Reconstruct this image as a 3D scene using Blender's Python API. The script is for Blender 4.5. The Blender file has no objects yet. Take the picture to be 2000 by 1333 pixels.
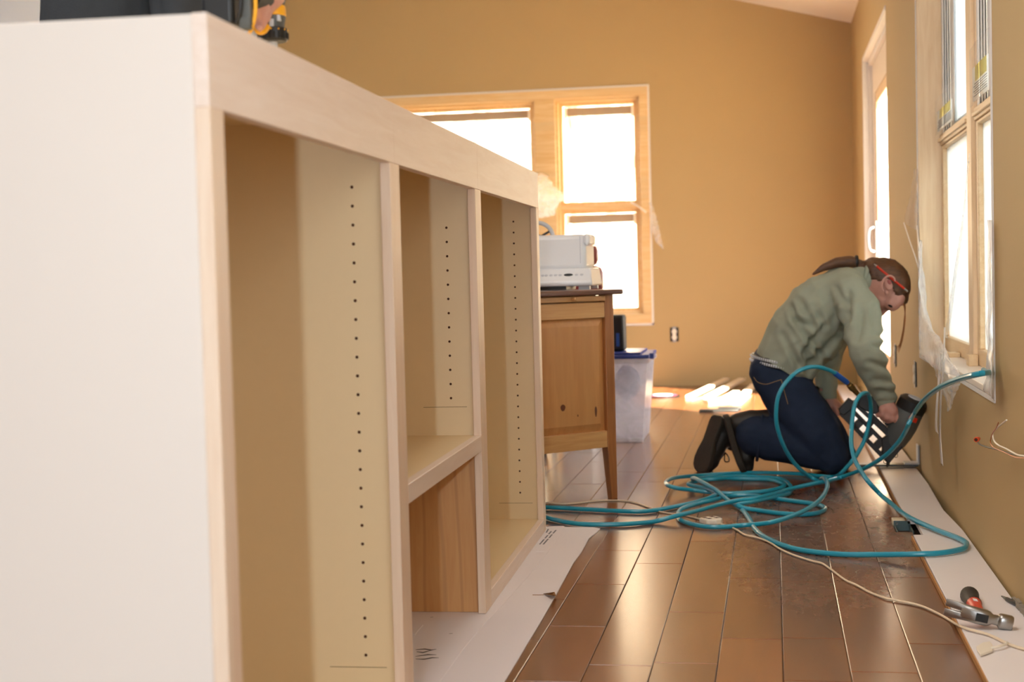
import bpy, bmesh, math, random
from mathutils import Vector, Matrix, noise
random.seed(7)
sc = bpy.context.scene
col = sc.collection

# ------------------------------------------------------------------ camera
F, YAW, PITCH, ROLL, CAMH = 2900.0, -0.174722, -0.045051, -0.025461, 0.764908
fwd = Vector((math.sin(YAW)*math.cos(PITCH), math.cos(YAW)*math.cos(PITCH), math.sin(PITCH)))
rt0 = Vector((math.cos(YAW), -math.sin(YAW), 0)); up0 = rt0.cross(fwd)
rt = rt0*math.cos(ROLL) + up0*math.sin(ROLL); up = up0*math.cos(ROLL) - rt0*math.sin(ROLL)
CAM = Vector((0, 0, CAMH))
cd = bpy.data.cameras.new('camera'); cam = bpy.data.objects.new('camera', cd); col.objects.link(cam)
m = Matrix((rt, up, -fwd)).transposed().to_4x4(); m.translation = CAM; cam.matrix_world = m
cd.sensor_width = 36.0; cd.lens = F/2000*36.0; cd.clip_start = 0.05; cd.clip_end = 300
cd.dof.use_dof = True; cd.dof.focus_distance = 3.6; cd.dof.aperture_fstop = 5.0
sc.camera = cam

def ray(px, py): return fwd + rt*((px-1000)/F) - up*((py-666.5)/F)
def onY(px, py, Y):
    d = ray(px, py); return CAM + d*(Y/d.y)
def onX(px, py, X):
    d = ray(px, py); return CAM + d*(X/d.x)
def onZ(px, py, z=0.0):
    d = ray(px, py); return CAM + d*((z-CAMH)/d.z)

# ------------------------------------------------------------------ world, lights, exposure
sc.view_settings.view_transform = 'Standard'; sc.view_settings.look = 'None'
sc.view_settings.exposure = 0.17; sc.view_settings.gamma = 1.0
sc.view_settings.use_curve_mapping = False
w = bpy.data.worlds.new('sky'); sc.world = w; w.use_nodes = True
wn = w.node_tree.nodes; wl = w.node_tree.links; wn.clear()
bg = wn.new('ShaderNodeBackground'); wo = wn.new('ShaderNodeOutputWorld')
bg.inputs[0].default_value = (0.86, 0.93, 1.0, 1); bg.inputs[1].default_value = 7.0
wl.new(bg.outputs[0], wo.inputs[0])
sc.cycles.max_bounces = 10; sc.cycles.diffuse_bounces = 6; sc.cycles.glossy_bounces = 4
sc.cycles.transparent_max_bounces = 24; sc.cycles.transmission_bounces = 6
sc.cycles.sample_clamp_indirect = 6.0
sc.cycles.use_denoising = True
XW, YF, YB, XL = 0.5215, 9.817, -2.6, -3.45
def light(name, kind, loc, target, energy, color=(1, 1, 1), **kw):
    d = bpy.data.lights.new(name, kind); d.energy = energy; d.color = color
    for k, v in kw.items():
        if k == 'portal': d.cycles.is_portal = v
        else: setattr(d, k, v)
    o = bpy.data.objects.new(name, d); col.objects.link(o); o.location = loc
    o.rotation_euler = (Vector(target)-Vector(loc)).to_track_quat('-Z', 'Y').to_euler(); return o
# low winter sun through the glazed door on the right
sun_dir = Vector((-1.0, 0.95, -1.12))
light('sun', 'SUN', (6, 5, 6), Vector((6, 5, 6))+sun_dir, 58.0, (1.0, 0.93, 0.8), angle=0.009)
# camera-side flash, a little left of the lens
light('flash', 'AREA', (-0.15, -0.45, 0.74), (-0.62, 3.0, 0.75), 19.0, (0.74, 0.87, 1.0), shape='RECTANGLE', size=0.035, size_y=0.03)
# added fill behind the camera, standing in for an unseen window
light('rear_fill', 'AREA', (-1.2, YB+0.06, 1.45), (-0.9, 4.0, 0.7), 46.0, (0.90, 0.95, 1.0), shape='RECTANGLE', size=3.2, size_y=1.9)
# added soft fill overhead, above the cabinet; the ceiling itself is closed
light('ceiling_fill', 'AREA', (-0.7, 2.6, 2.50), (-0.6, 2.7, 0), 62.0, (1.0, 0.96, 0.91), shape='RECTANGLE', size=1.4, size_y=3.4)
# added cool fill for the cabinet fronts, out of view on the right wall
light('side_fill', 'AREA', (XW-0.03, 1.1, 1.25), (XW-2.0, 1.5, 0.9), 24.0, (0.84, 0.92, 1.0), shape='RECTANGLE', size=2.6, size_y=1.4)

# ------------------------------------------------------------------ materials
def s2l(c):
    return tuple((x/12.92 if x <= .04045 else ((x+.055)/1.055)**2.4) for x in c)
def rgb(r, g, b): return s2l((r/255, g/255, b/255)) + (1,)
MATS = {}
def base(name):
    m = bpy.data.materials.new(name); m.use_nodes = True; n = m.node_tree.nodes; l = m.node_tree.links
    n.clear(); out = n.new('ShaderNodeOutputMaterial'); p = n.new('ShaderNodeBsdfPrincipled')
    l.new(p.outputs[0], out.inputs[0]); MATS[name] = m; return m, n, l, p, out
def mix(n, l, a, b, fac, mode='MIX'):
    x = n.new('ShaderNodeMix'); x.data_type = 'RGBA'; x.blend_type = mode
    for sock, v in ((6, a), (7, b), (0, fac)):
        if hasattr(v, 'links') or hasattr(v, 'is_output'): l.new(v, x.inputs[sock])
        else: x.inputs[sock].default_value = v
    return x.outputs[2]
def coords(n, l, scale=(1, 1, 1), kind='Object'):
    t = n.new('ShaderNodeTexCoord'); mp = n.new('ShaderNodeMapping'); mp.inputs['Scale'].default_value = scale
    l.new(t.outputs[kind], mp.inputs[0]); return mp.outputs[0]
def noi(n, l, vec, scale=5, detail=3, rough=.5, dist=0):
    t = n.new('ShaderNodeTexNoise'); t.inputs['Scale'].default_value = scale; t.inputs['Detail'].default_value = detail
    t.inputs['Roughness'].default_value = rough; t.inputs['Distortion'].default_value = dist; l.new(vec, t.inputs[0]); return t.outputs[0]
def ramp(n, l, fac, a, b):
    r = n.new('ShaderNodeMapRange'); r.inputs[1].default_value = a; r.inputs[2].default_value = b; l.new(fac, r.inputs[0]); return r.outputs[0]
def bump(n, l, p, h, strength=.2, dist=.002):
    b = n.new('ShaderNodeBump'); b.inputs['Strength'].default_value = strength; b.inputs['Distance'].default_value = dist
    l.new(h, b.inputs['Height']); l.new(b.outputs[0], p.inputs['Normal'])
def plain(name, c, rough=.5, metal=0, spec=.5, var=0, vs=20, bs=0, bscale=200, coat=0):
    m, n, l, p, o = base(name)
    p.inputs['Roughness'].default_value = rough; p.inputs['Metallic'].default_value = metal
    p.inputs['Specular IOR Level'].default_value = spec; p.inputs['Coat Weight'].default_value = coat
    v = coords(n, l)
    c2 = tuple(max(0, x*(1-var)) for x in c[:3]) + (1,)
    l.new(mix(n, l, c2, c, noi(n, l, v, vs, 3)), p.inputs['Base Color'])
    if bs: bump(n, l, p, noi(n, l, v, bscale, 3), bs)
    return m
def wood(name, c1, c2, axis='Z', rough=.45, gs=18, stretch=.07, coat=0, rings=0, c3=None):
    m, n, l, p, o = base(name); sc3 = [1, 1, 1]; sc3['XYZ'.index(axis)] = stretch
    v = coords(n, l, tuple(sc3)); g = noi(n, l, v, gs*3, 6, .65, .6); b = noi(n, l, v, gs*.35, 2, .5, 1.2)
    c = mix(n, l, c1, c2, ramp(n, l, g, .35, .65)); c = mix(n, l, c, tuple(x*.86 for x in c1[:3])+(1,), ramp(n, l, b, .5, .75))
    if rings:
        sc4 = [1, 1, 1]; sc4['XYZ'.index(axis)] = .22
        v4 = coords(n, l, tuple(sc4)); wv = n.new('ShaderNodeTexWave'); wv.bands_direction = 'X'; wv.inputs['Scale'].default_value = rings
        wv.inputs['Distortion'].default_value = 7; wv.inputs['Detail'].default_value = 2; wv.inputs['Detail Scale'].default_value = .55; l.new(v4, wv.inputs[0])
        c = mix(n, l, c3, c, ramp(n, l, wv.outputs[1], 0.0, .16))
    l.new(c, p.inputs['Base Color']); p.inputs['Roughness'].default_value = rough; p.inputs['Coat Weight'].default_value = coat
    bump(n, l, p, g, .08, .001); return m

M = {}
M['maple'] = wood('maple', rgb(238, 214, 188), rgb(230, 201, 172), 'Z', .42)
M['maple_rail'] = wood('maple_rail', rgb(238, 219, 202), rgb(231, 208, 188), 'Y', .42)
M['maple_grain'] = wood('maple_grain', rgb(216, 166, 108), rgb(208, 152, 94), 'Z', .42, rings=8.5, c3=rgb(198, 146, 92))
M['melamine'] = plain('melamine', rgb(232, 208, 164), .38, var=.03, vs=60)
M['maple_side'] = plain('maple_side', rgb(230, 217, 203), .45, var=.02, vs=8)
M['hole'] = plain('hole', rgb(70, 34, 12), .9)
M['pencil'] = plain('pencil_mark', rgb(150, 125, 90), .9)
M['paint'] = plain('tan_paint', rgb(188, 160, 110), .75, var=.04, vs=3, bs=.12, bscale=260)
M['pale_wall'] = plain('pale_wall', rgb(192, 206, 232), .85, var=.02, vs=3)
M['ceil'] = plain('ceiling_paint', rgb(248, 242, 232), .85, var=.02, vs=3)
M['white_trim'] = plain('white_trim', rgb(236, 224, 208), .5, var=.05, vs=14)
M['drywall_edge'] = plain('drywall_edge', rgb(232, 228, 222), .8, var=.08, vs=40)
M['pine'] = wood('pine', rgb(238, 205, 150), rgb(226, 184, 122), 'Z', .45)
M['pine_h'] = wood('pine_h', rgb(238, 205, 150), rgb(226, 184, 122), 'X', .45)
M['pine_y'] = wood('pine_y', rgb(236, 208, 165), rgb(224, 190, 142), 'Y', .45)
M['pine_pale'] = wood('pine_pale', rgb(244, 218, 180), rgb(232, 200, 156), 'Z', .45)
M['board'] = plain('white_board', rgb(234, 228, 226), .45, var=.04, vs=6)
M['board_edge'] = plain('board_edge', rgb(190, 140, 84), .7)
M['card'] = plain('white_cardboard', rgb(234, 226, 226), .8, var=.04, vs=5, bs=.1, bscale=40)
M['brown_card'] = plain('brown_cardboard', rgb(150, 106, 62), .9, var=.2)
M['ink'] = plain('ink', rgb(70, 72, 84), .9)
M['scuff'] = plain('scuff', rgb(58, 46, 38), .9, var=.4)
M['hose'] = plain('teal_hose', rgb(22, 150, 176), .28, spec=.6, coat=.3)
M['blue_sleeve'] = plain('blue_sleeve', rgb(38, 92, 178), .4)
M['brass'] = plain('brass', rgb(170, 140, 84), .35, metal=.9, var=.2)
M['cord'] = plain('cream_cord', rgb(226, 206, 176), .5)
M['cream'] = plain('cream_plastic', rgb(236, 226, 206), .4)
M['black'] = plain('black_plastic', rgb(26, 25, 24), .42, var=.2)
M['black_rub'] = plain('black_rubber', rgb(32, 33, 30), .6, var=.3, bs=.15)
M['grey_pl'] = plain('grey_plastic', rgb(84, 86, 84), .45, var=.1)
M['dark_grey'] = plain('dark_grey_plastic', rgb(52, 55, 54), .45, var=.15)
M['yellow'] = plain('yellow_plastic', rgb(240, 172, 30), .4)
M['red'] = plain('red_plastic', rgb(208, 52, 26), .38)
M['orange'] = plain('orange_red', rgb(226, 84, 40), .4)
M['steel'] = plain('steel', rgb(178, 176, 172), .32, metal=1, var=.25, vs=30, bs=.05)
M['dark_steel'] = plain('dark_steel', rgb(96, 96, 92), .42, metal=.9, var=.3, vs=60)
M['galv'] = plain('galvanised', rgb(92, 110, 110), .5, metal=.6, var=.25)
M['copper'] = plain('copper', rgb(176, 96, 50), .35, metal=.8)
M['white_pl'] = plain('white_appliance', rgb(236, 238, 240), .28, coat=.3)
M['pale_grey'] = plain('pale_grey', rgb(196, 200, 206), .4)
M['vinyl'] = plain('grey_vinyl', rgb(240, 238, 232), .5)
M['white_vinyl'] = plain('white_vinyl', rgb(226, 234, 238), .4)
M['shade'] = plain('shade_fabric', rgb(150, 132, 108), .85, var=.1)
M['maroon'] = plain('maroon_vinyl', rgb(150, 66, 66), .4, var=.1)
M['desk_top'] = wood('desk_top', rgb(122, 82, 62), rgb(98, 64, 50), 'X', .35, coat=.3)
M['desk_wood'] = wood('desk_wood', rgb(206, 150, 90), rgb(190, 132, 76), 'Z', .4, coat=.2)
M['desk_rail'] = wood('desk_rail', rgb(214, 166, 106), rgb(196, 144, 86), 'X', .4, coat=.2)
M['desk_leg'] = wood('desk_leg', rgb(170, 112, 62), rgb(146, 92, 50), 'Z', .4, coat=.2)
M['knot'] = plain('knot', rgb(112, 60, 32), .5, var=.4, vs=60)
M['lid'] = plain('blue_lid', rgb(42, 66, 150), .35)
M['paper'] = plain('paper', rgb(240, 238, 232), .8)
M['yellow_print'] = plain('yellow_print', rgb(222, 208, 130), .8)
M['sweater'] = plain('sage_sweater', rgb(157, 162, 144), .95, spec=.1, var=.08, vs=30, bs=.25, bscale=300)
M['jeans'] = plain('dark_jeans', rgb(42, 54, 76), .85, spec=.2, var=.45, vs=16, bs=.3, bscale=400)
M['skin'] = plain('skin', rgb(198, 144, 128), .5, var=.08, vs=25)
M['hair'] = wood('brown_hair', rgb(72, 46, 30), rgb(104, 68, 42), 'X', .5, gs=40, stretch=.12)
M['hair_light'] = plain('light_brown_hair', rgb(150, 96, 52), .5)
M['shirt'] = plain('charcoal_shirt', rgb(62, 64, 66), .95, spec=.1, var=.15, vs=60, bs=.3, bscale=400)
M['leather'] = plain('dark_leather', rgb(44, 38, 32), .5, var=.3, bs=.3, bscale=120)
M['sole'] = plain('shoe_sole', rgb(58, 50, 40), .8, var=.3, bs=.4, bscale=90)
M['stitch'] = plain('stitch', rgb(150, 120, 84), .9)
M['nail'] = plain('nail', rgb(216, 164, 150), .3)
M['eye'] = plain('eye_dark', rgb(30, 22, 20), .4)
M['lip'] = plain('lip', rgb(168, 92, 88), .5)
M['fresh_wood'] = plain('fresh_wood', rgb(240, 220, 186), .6, var=.1)
M['rubble'] = plain('grey_rubble', rgb(150, 140, 124), .8, var=.3)
M['disc'] = plain('disc_print', rgb(214, 60, 80), .4)
M['bark'] = plain('bark', rgb(170, 150, 126), .9, var=.3)
M['hill'] = plain('hill_grass', rgb(226, 204, 172), .95, var=.45, vs=1.6)
M['slab'] = plain('subfloor', rgb(60, 34, 20), .8, var=.2)

def glassy(name, c, alpha, rough=.08, trans=0, spec=1):
    m, n, l, p, out = base(name); p.inputs['Base Color'].default_value = c; p.inputs['Roughness'].default_value = rough
    v = coords(n, l); tr = n.new('ShaderNodeBsdfTransparent'); mx = n.new('ShaderNodeMixShader')
    nz = noi(n, l, v, 14, 3, .6, 1.5); r = n.new('ShaderNodeMapRange'); r.inputs[3].default_value = max(0, alpha-.18); r.inputs[4].default_value = min(1, alpha+.18)
    l.new(nz, r.inputs[0]); l.new(r.outputs[0], mx.inputs[0]); l.new(tr.outputs[0], mx.inputs[1])
    if trans:
        t2 = n.new('ShaderNodeBsdfTranslucent'); t2.inputs[0].default_value = c; m2 = n.new('ShaderNodeMixShader'); m2.inputs[0].default_value = trans
        l.new(p.outputs[0], m2.inputs[1]); l.new(t2.outputs[0], m2.inputs[2]); l.new(m2.outputs[0], mx.inputs[2])
    else: l.new(p.outputs[0], mx.inputs[2])
    l.new(mx.outputs[0], out.inputs[0]); return m
M['glass'] = glassy('window_glass', (1, 1, 1, 1), .03, .02)
for nd in M['glass'].node_tree.nodes:
    if nd.type == 'MAP_RANGE': nd.inputs[3].default_value = .03; nd.inputs[4].default_value = .06
M['film'] = glassy('plastic_film', (1, .99, .99, 1), .42, .2, .3)
M['film_clear'] = glassy('clear_film', (1, 1, 1, 1), .26, .12, .3)
M['pane_film'] = glassy('filmed_pane', (.93, .95, .98, 1), .62, .2, .85)
def filmed(name, c, through, tl):
    m, n, l, p, out = base(name); p.inputs['Base Color'].default_value = c; p.inputs['Roughness'].default_value = .25
    t2 = n.new('ShaderNodeBsdfTranslucent'); t2.inputs[0].default_value = c; m2 = n.new('ShaderNodeMixShader'); m2.inputs[0].default_value = tl
    tr = n.new('ShaderNodeBsdfTransparent'); m3 = n.new('ShaderNodeMixShader')
    v = coords(n, l, (1, 6, .5)); r = n.new('ShaderNodeMapRange'); r.inputs[3].default_value = through*.4; r.inputs[4].default_value = through*1.6
    l.new(noi(n, l, v, 5, 4, .6), r.inputs[0]); l.new(r.outputs[0], m3.inputs[0])
    l.new(p.outputs[0], m2.inputs[1]); l.new(t2.outputs[0], m2.inputs[2]); l.new(m2.outputs[0], m3.inputs[1]); l.new(tr.outputs[0], m3.inputs[2]); l.new(m3.outputs[0], out.inputs[0]); return m
M['pane_film'] = filmed('filmed_pane', (.80, .86, .90, 1), .03, .15)
M['leaflet'] = filmed('leaflet', (.97, .97, .95, 1), 0, .85)
M['yellow_print'] = filmed('yellow_print', (.90, .82, .42, 1), 0, .85)
M['bag'] = glassy('clear_bag', (1, 1, 1, 1), .13, .2, .3)
M['bin'] = glassy('bin_plastic', (.86, .86, .92, 1), .5, .15, .5)
M['strap'] = glassy('white_strap', (1, .97, .94, 1), .8, .4, .2)

def plank_mat():
    m, n, l, p, out = base('walnut_plank')
    oi = n.new('ShaderNodeObjectInfo'); v = coords(n, l, (1, .09, 1))
    ad = n.new('ShaderNodeVectorMath'); ad.operation = 'ADD'; l.new(v, ad.inputs[0])
    cb = n.new('ShaderNodeCombineXYZ'); ml = n.new('ShaderNodeMath'); ml.operation = 'MULTIPLY'; ml.inputs[1].default_value = 37
    l.new(oi.outputs['Random'], ml.inputs[0]); l.new(ml.outputs[0], cb.inputs[0]); l.new(ml.outputs[0], cb.inputs[2]); l.new(cb.outputs[0], ad.inputs[1])
    g = noi(n, l, ad.outputs[0], 42, 6, .6, .5); b = noi(n, l, ad.outputs[0], 9, 3, .5, 1)
    c = mix(n, l, rgb(112, 66, 36), rgb(134, 82, 46), ramp(n, l, g, .35, .65))
    c = mix(n, l, c, rgb(96, 56, 32), ramp(n, l, b, .45, .8))
    dk = n.new('ShaderNodeMapRange'); dk.inputs[3].default_value = .72; dk.inputs[4].default_value = 1.18; l.new(oi.outputs['Random'], dk.inputs[0])
    hsv = n.new('ShaderNodeHueSaturation'); l.new(dk.outputs[0], hsv.inputs['Value']); l.new(c, hsv.inputs['Color']); c = hsv.outputs[0]
    # sanding dust smeared over the boards round the hose
    geo = n.new('ShaderNodeNewGeometry'); sub = n.new('ShaderNodeVectorMath'); sub.operation = 'SUBTRACT'; sub.inputs[1].default_value = (.10, 4.25, 0)
    l.new(geo.outputs['Position'], sub.inputs[0]); mu = n.new('ShaderNodeVectorMath'); mu.operation = 'MULTIPLY'; mu.inputs[1].default_value = (3.6, 1.0, 0); l.new(sub.outputs[0], mu.inputs[0])
    ln = n.new('ShaderNodeVectorMath'); ln.operation = 'LENGTH'; l.new(mu.outputs[0], ln.inputs[0])
    fall = ramp(n, l, ln.outputs['Value'], 1.15, .45)
    mp = n.new('ShaderNodeMapping'); mp.inputs['Scale'].default_value = (9, 4.5, 1); mp.inputs['Rotation'].default_value = (0, 0, .5); l.new(geo.outputs['Position'], mp.inputs[0])
    dn = ramp(n, l, noi(n, l, mp.outputs[0], 3.2, 10, .8, .4), .40, .85)
    mm = n.new('ShaderNodeMath'); mm.operation = 'MULTIPLY'; l.new(fall, mm.inputs[0]); l.new(dn, mm.inputs[1])
    m3 = n.new('ShaderNodeMath'); m3.operation = 'MULTIPLY'; m3.inputs[1].default_value = .10; l.new(mm.outputs[0], m3.inputs[0])
    l.new(mix(n, l, c, rgb(196, 180, 166), m3.outputs[0]), p.inputs['Base Color'])
    rr = n.new('ShaderNodeMapRange'); rr.inputs[3].default_value = .27; rr.inputs[4].default_value = .31; l.new(mm.outputs[0], rr.inputs[0]); l.new(rr.outputs[0], p.inputs['Roughness'])
    p.inputs['Coat Weight'].default_value = .45; p.inputs['Coat Roughness'].default_value = .2
    bump(n, l, p, b, .08, .0008); return m
M['plank'] = plank_mat()

# ------------------------------------------------------------------ mesh helpers
class MB:
    def __init__(s): s.v = []; s.f = []; s.m = []
    def add(s, vs, fs, mi=0):
        b = len(s.v); s.v += [tuple(x) for x in vs]; s.f += [tuple(b+i for i in f) for f in fs]; s.m += [mi]*len(fs); return s
    def box(s, x0, x1, y0, y1, z0, z1, mi=0):
        vs = [(x, y, z) for x in (x0, x1) for y in (y0, y1) for z in (z0, z1)]
        return s.add(vs, [(0, 1, 3, 2), (4, 6, 7, 5), (0, 4, 5, 1), (2, 3, 7, 6), (0, 2, 6, 4), (1, 5, 7, 3)], mi)
    def obox(s, c, ax, ay, az, mi=0):   # oriented box: centre and half-axis vectors
        c, ax, ay, az = map(Vector, (c, ax, ay, az))
        vs = [c+ax*i+ay*j+az*k for i in (-1, 1) for j in (-1, 1) for k in (-1, 1)]
        return s.add(vs, [(0, 1, 3, 2), (4, 6, 7, 5), (0, 4, 5, 1), (2, 3, 7, 6), (0, 2, 6, 4), (1, 5, 7, 3)], mi)
    def bar(s, a, b, w, t, mi=0, side=(0, 1, 0)):   # straight bar a->b, w across, t along `side`
        a, b = Vector(a), Vector(b); d = (b-a); sd = Vector(side); sd = (sd - d.normalized()*sd.dot(d.normalized())).normalized()
        u = d.normalized().cross(sd); return s.obox((a+b)/2, d/2, sd*t/2, u*w/2, mi)
    def tube(s, pts, r, seg=10, cap=True, mi=0, flat=None):
        pts = [Vector(p) for p in pts]; n = len(pts); rs = r if isinstance(r, (list, tuple)) else [r]*n
        rings = []; t = (pts[1]-pts[0]).normalized(); nrm = t.orthogonal().normalized()
        for i in range(n):
            t2 = ((pts[min(i+1, n-1)]-pts[max(i-1, 0)])); t2 = t2.normalized() if t2.length > 1e-9 else t
            nrm = (nrm - t2*nrm.dot(t2)); nrm = nrm.normalized() if nrm.length > 1e-6 else t2.orthogonal().normalized()
            bn = t2.cross(nrm); t = t2
            rings.append([pts[i] + (nrm*math.cos(a)+bn*math.sin(a))*rs[i] for a in (2*math.pi*k/seg for k in range(seg))])
        vs = [v for rg in rings for v in rg]; fs = []
        for i in range(n-1):
            for k in range(seg):
                a = i*seg+k; b = i*seg+(k+1) % seg; fs.append((a, b, b+seg, a+seg))
        if cap: fs.append(tuple(range(seg-1, -1, -1))); fs.append(tuple((n-1)*seg+k for k in range(seg)))
        return s.add(vs, fs, mi)
    def lathe(s, a, b, prof, seg=24, mi=0):   # prof: (t along a->b in metres, radius)
        a, b = Vector(a), Vector(b); d = (b-a).normalized(); u = d.orthogonal().normalized(); w = d.cross(u)
        vs = []; fs = []
        for (t, r) in prof:
            for k in range(seg):
                an = 2*math.pi*k/seg; vs.append(a+d*t+(u*math.cos(an)+w*math.sin(an))*max(r, 1e-5))
        for i in range(len(prof)-1):
            for k in range(seg):
                p = i*seg+k; q = i*seg+(k+1) % seg; fs.append((p, q, q+seg, p+seg))
        fs.append(tuple(range(seg-1, -1, -1))); fs.append(tuple((len(prof)-1)*seg+k for k in range(seg)))
        return s.add(vs, fs, mi)
    def ell(s, c, r, seg=16, rings=10, mat=None, mi=0):
        vs = []; fs = []; c = Vector(c)
        for i in range(rings+1):
            th = math.pi*i/rings
            for k in range(seg):
                ph = 2*math.pi*k/seg; v = Vector((r[0]*math.sin(th)*math.cos(ph), r[1]*math.sin(th)*math.sin(ph), r[2]*math.cos(th)))
                if mat: v = mat @ v
                vs.append(c+v)
        for i in range(rings):
            for k in range(seg):
                a = i*seg+k; b = i*seg+(k+1) % seg; fs.append((a, a+seg, b+seg, b))
        return s.add(vs, fs, mi)
    def poly(s, pts, off, mi=0):   # closed outline (3-D points) extruded by vector off; convex or mildly concave
        pts = [Vector(p) for p in pts]; off = Vector(off); n = len(pts)
        vs = pts + [p+off for p in pts]
        fs = [tuple(range(n)), tuple(reversed(range(n, 2*n)))] + [(i, i+n, (i+1) % n + n, (i+1) % n) for i in range(n)]
        return s.add(vs, fs, mi)
    def sheet(s, rows, mi=0):   # grid of points
        n = len(rows[0]); vs = [p for r in rows for p in r]; fs = []
        for i in range(len(rows)-1):
            for k in range(n-1): a = i*n+k; fs.append((a, a+1, a+1+n, a+n))
        return s.add(vs, fs, mi)
def tag(o, label=None, cat=None, group=None, kind=None):
    if label: o['label'] = label
    if cat: o['category'] = cat
    if group: o['group'] = group
    if kind: o['kind'] = kind
    return o
WM = {}
def wm(o): return WM.get(o.name, Matrix.Identity(4))
def empty(name, loc, label, cat, rz=0, group=None, kind=None):
    o = bpy.data.objects.new(name, None); col.objects.link(o); o.empty_display_size = .05
    M4 = Matrix.Translation(loc) @ Matrix.Rotation(rz, 4, 'Z'); o.matrix_world = M4; WM[o.name] = M4
    return tag(o, label, cat, group, kind)
def obj(name, mb, mat, parent=None, bevel=0, smooth=True, label=None, cat=None, group=None, kind=None, local=False, solid=0, keep=False, angle=.6):
    mats = mat if isinstance(mat, (list, tuple)) else [mat]
    me = bpy.data.meshes.new(name); vs = mb.v
    if parent:
        L = wm(parent)
    else:
        if keep or not vs: L = Matrix.Identity(4)
        else:
            xs, ys, zs = zip(*vs); L = Matrix.Translation(((min(xs)+max(xs))/2, (min(ys)+max(ys))/2, min(zs)))
    if not local:
        I = L.inverted(); vs = [tuple(I @ Vector(v)) for v in vs]
    me.from_pydata(vs, [], mb.f)
    for mt in mats: me.materials.append(mt)
    if len(mats) > 1: me.polygons.foreach_set('material_index', mb.m)
    bm = bmesh.new(); bm.from_mesh(me); bmesh.ops.recalc_face_normals(bm, faces=bm.faces); bm.to_mesh(me); bm.free()
    if smooth:
        me.polygons.foreach_set('use_smooth', [True]*len(me.polygons)); me.set_sharp_from_angle(angle=angle)
    me.update()
    o = bpy.data.objects.new(name, me); col.objects.link(o)
    if parent: o.parent = parent; WM[o.name] = L
    else: o.matrix_world = L; WM[o.name] = L
    if solid:
        md = o.modifiers.new('solid', 'SOLIDIFY'); md.thickness = solid
    if bevel:
        md = o.modifiers.new('bevel', 'BEVEL'); md.width = bevel; md.segments = 2; md.limit_method = 'ANGLE'
    return tag(o, label, cat, group, kind)
def bx(*a): return MB().box(*a)
def smooth_path(pts, n=6):
    pts = [Vector(p) for p in pts]; out = []
    for i in range(len(pts)-1):
        p0 = pts[max(i-1, 0)]; p1 = pts[i]; p2 = pts[i+1]; p3 = pts[min(i+2, len(pts)-1)]
        for k in range(n):
            t = k/n; out.append(.5*((2*p1)+(p2-p0)*t+(2*p0-5*p1+4*p2-p3)*t*t+(3*p1-p0-3*p2+p3)*t*t*t))
    out.append(pts[-1]); return out
def blob(name, parts, mat, parent, voxel=.006, smooth=4, disp=None, label=None):
    """one continuous skin grown round tapered limbs: ('c', p1, r1, p2, r2) or ('e', centre, radii, matrix)"""
    mb = MB()
    for p in parts:
        if p[0] == 'c':
            a, b = Vector(p[1]), Vector(p[3]); n = 6
            pts = [a+(b-a)*(i/n) for i in range(n+1)]; rs = [p[2]+(p[4]-p[2])*(i/n) for i in range(n+1)]
            d = (b-a).normalized()
            caps = [(math.sin(x), math.cos(x)) for x in (1.3, .9, .5)]
            P = [a-d*p[2]*s_ for s_, c_ in caps]+pts+[b+d*p[4]*s_ for s_, c_ in reversed(caps)]
            R = [p[2]*c_ for s_, c_ in caps]+rs+[p[4]*c_ for s_, c_ in reversed(caps)]
            mb.tube(P, R, 16)
        else: mb.ell(p[1], p[2], 18, 12, p[3] if len(p) > 3 else None)
    L = wm(parent).inverted() if parent else Matrix.Identity(4)
    me = bpy.data.meshes.new(name+'_src'); me.from_pydata([tuple(L @ Vector(v)) for v in mb.v], [], mb.f)
    bm = bmesh.new(); bm.from_mesh(me); bmesh.ops.recalc_face_normals(bm, faces=bm.faces); bm.to_mesh(me); bm.free()
    t = bpy.data.objects.new('tmp', me); col.objects.link(t)
    r = t.modifiers.new('r', 'REMESH'); r.mode = 'VOXEL'; r.voxel_size = voxel
    s_ = t.modifiers.new('s', 'SMOOTH'); s_.iterations = smooth; s_.factor = .5
    dg = bpy.context.evaluated_depsgraph_get(); m2 = bpy.data.meshes.new_from_object(t.evaluated_get(dg)); m2.name = name
    bpy.data.objects.remove(t); bpy.data.meshes.remove(me)
    if disp:
        ns = [v.normal.copy() for v in m2.vertices]
        for v, nn in zip(m2.vertices, ns): v.co += nn*disp(v.co)
    m2.polygons.foreach_set('use_smooth', [True]*len(m2.polygons)); m2.materials.clear(); m2.materials.append(mat)
    o = bpy.data.objects.new(name, m2); col.objects.link(o)
    if parent: o.parent = parent; WM[o.name] = wm(parent)
    return tag(o, label)

# ================================================================== SETTING
PX0, PW = -0.36686, 0.124554
def ceil_z(x): return 2.315+0.257*(XW-x)
def wallpiece(mb, x0, x1, y0, y1, z0, z1=None):
    za, zb = (ceil_z(x0), ceil_z(x1)) if z1 is None else (z1, z1)
    vs = [(x0, y0, z0), (x1, y0, z0), (x1, y1, z0), (x0, y1, z0), (x0, y0, za), (x1, y0, zb), (x1, y1, zb), (x0, y1, za)]
    mb.add(vs, [(3, 2, 1, 0), (4, 5, 6, 7), (0, 1, 5, 4), (1, 2, 6, 5), (2, 3, 7, 6), (3, 0, 4, 7)])
floor = obj('floor', bx(XL, XW+.15, YB, YF+.15, -.08, -.0195), M['slab'], keep=True, smooth=False, kind='structure', label='walnut brown plank floor with sanding dust')
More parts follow.
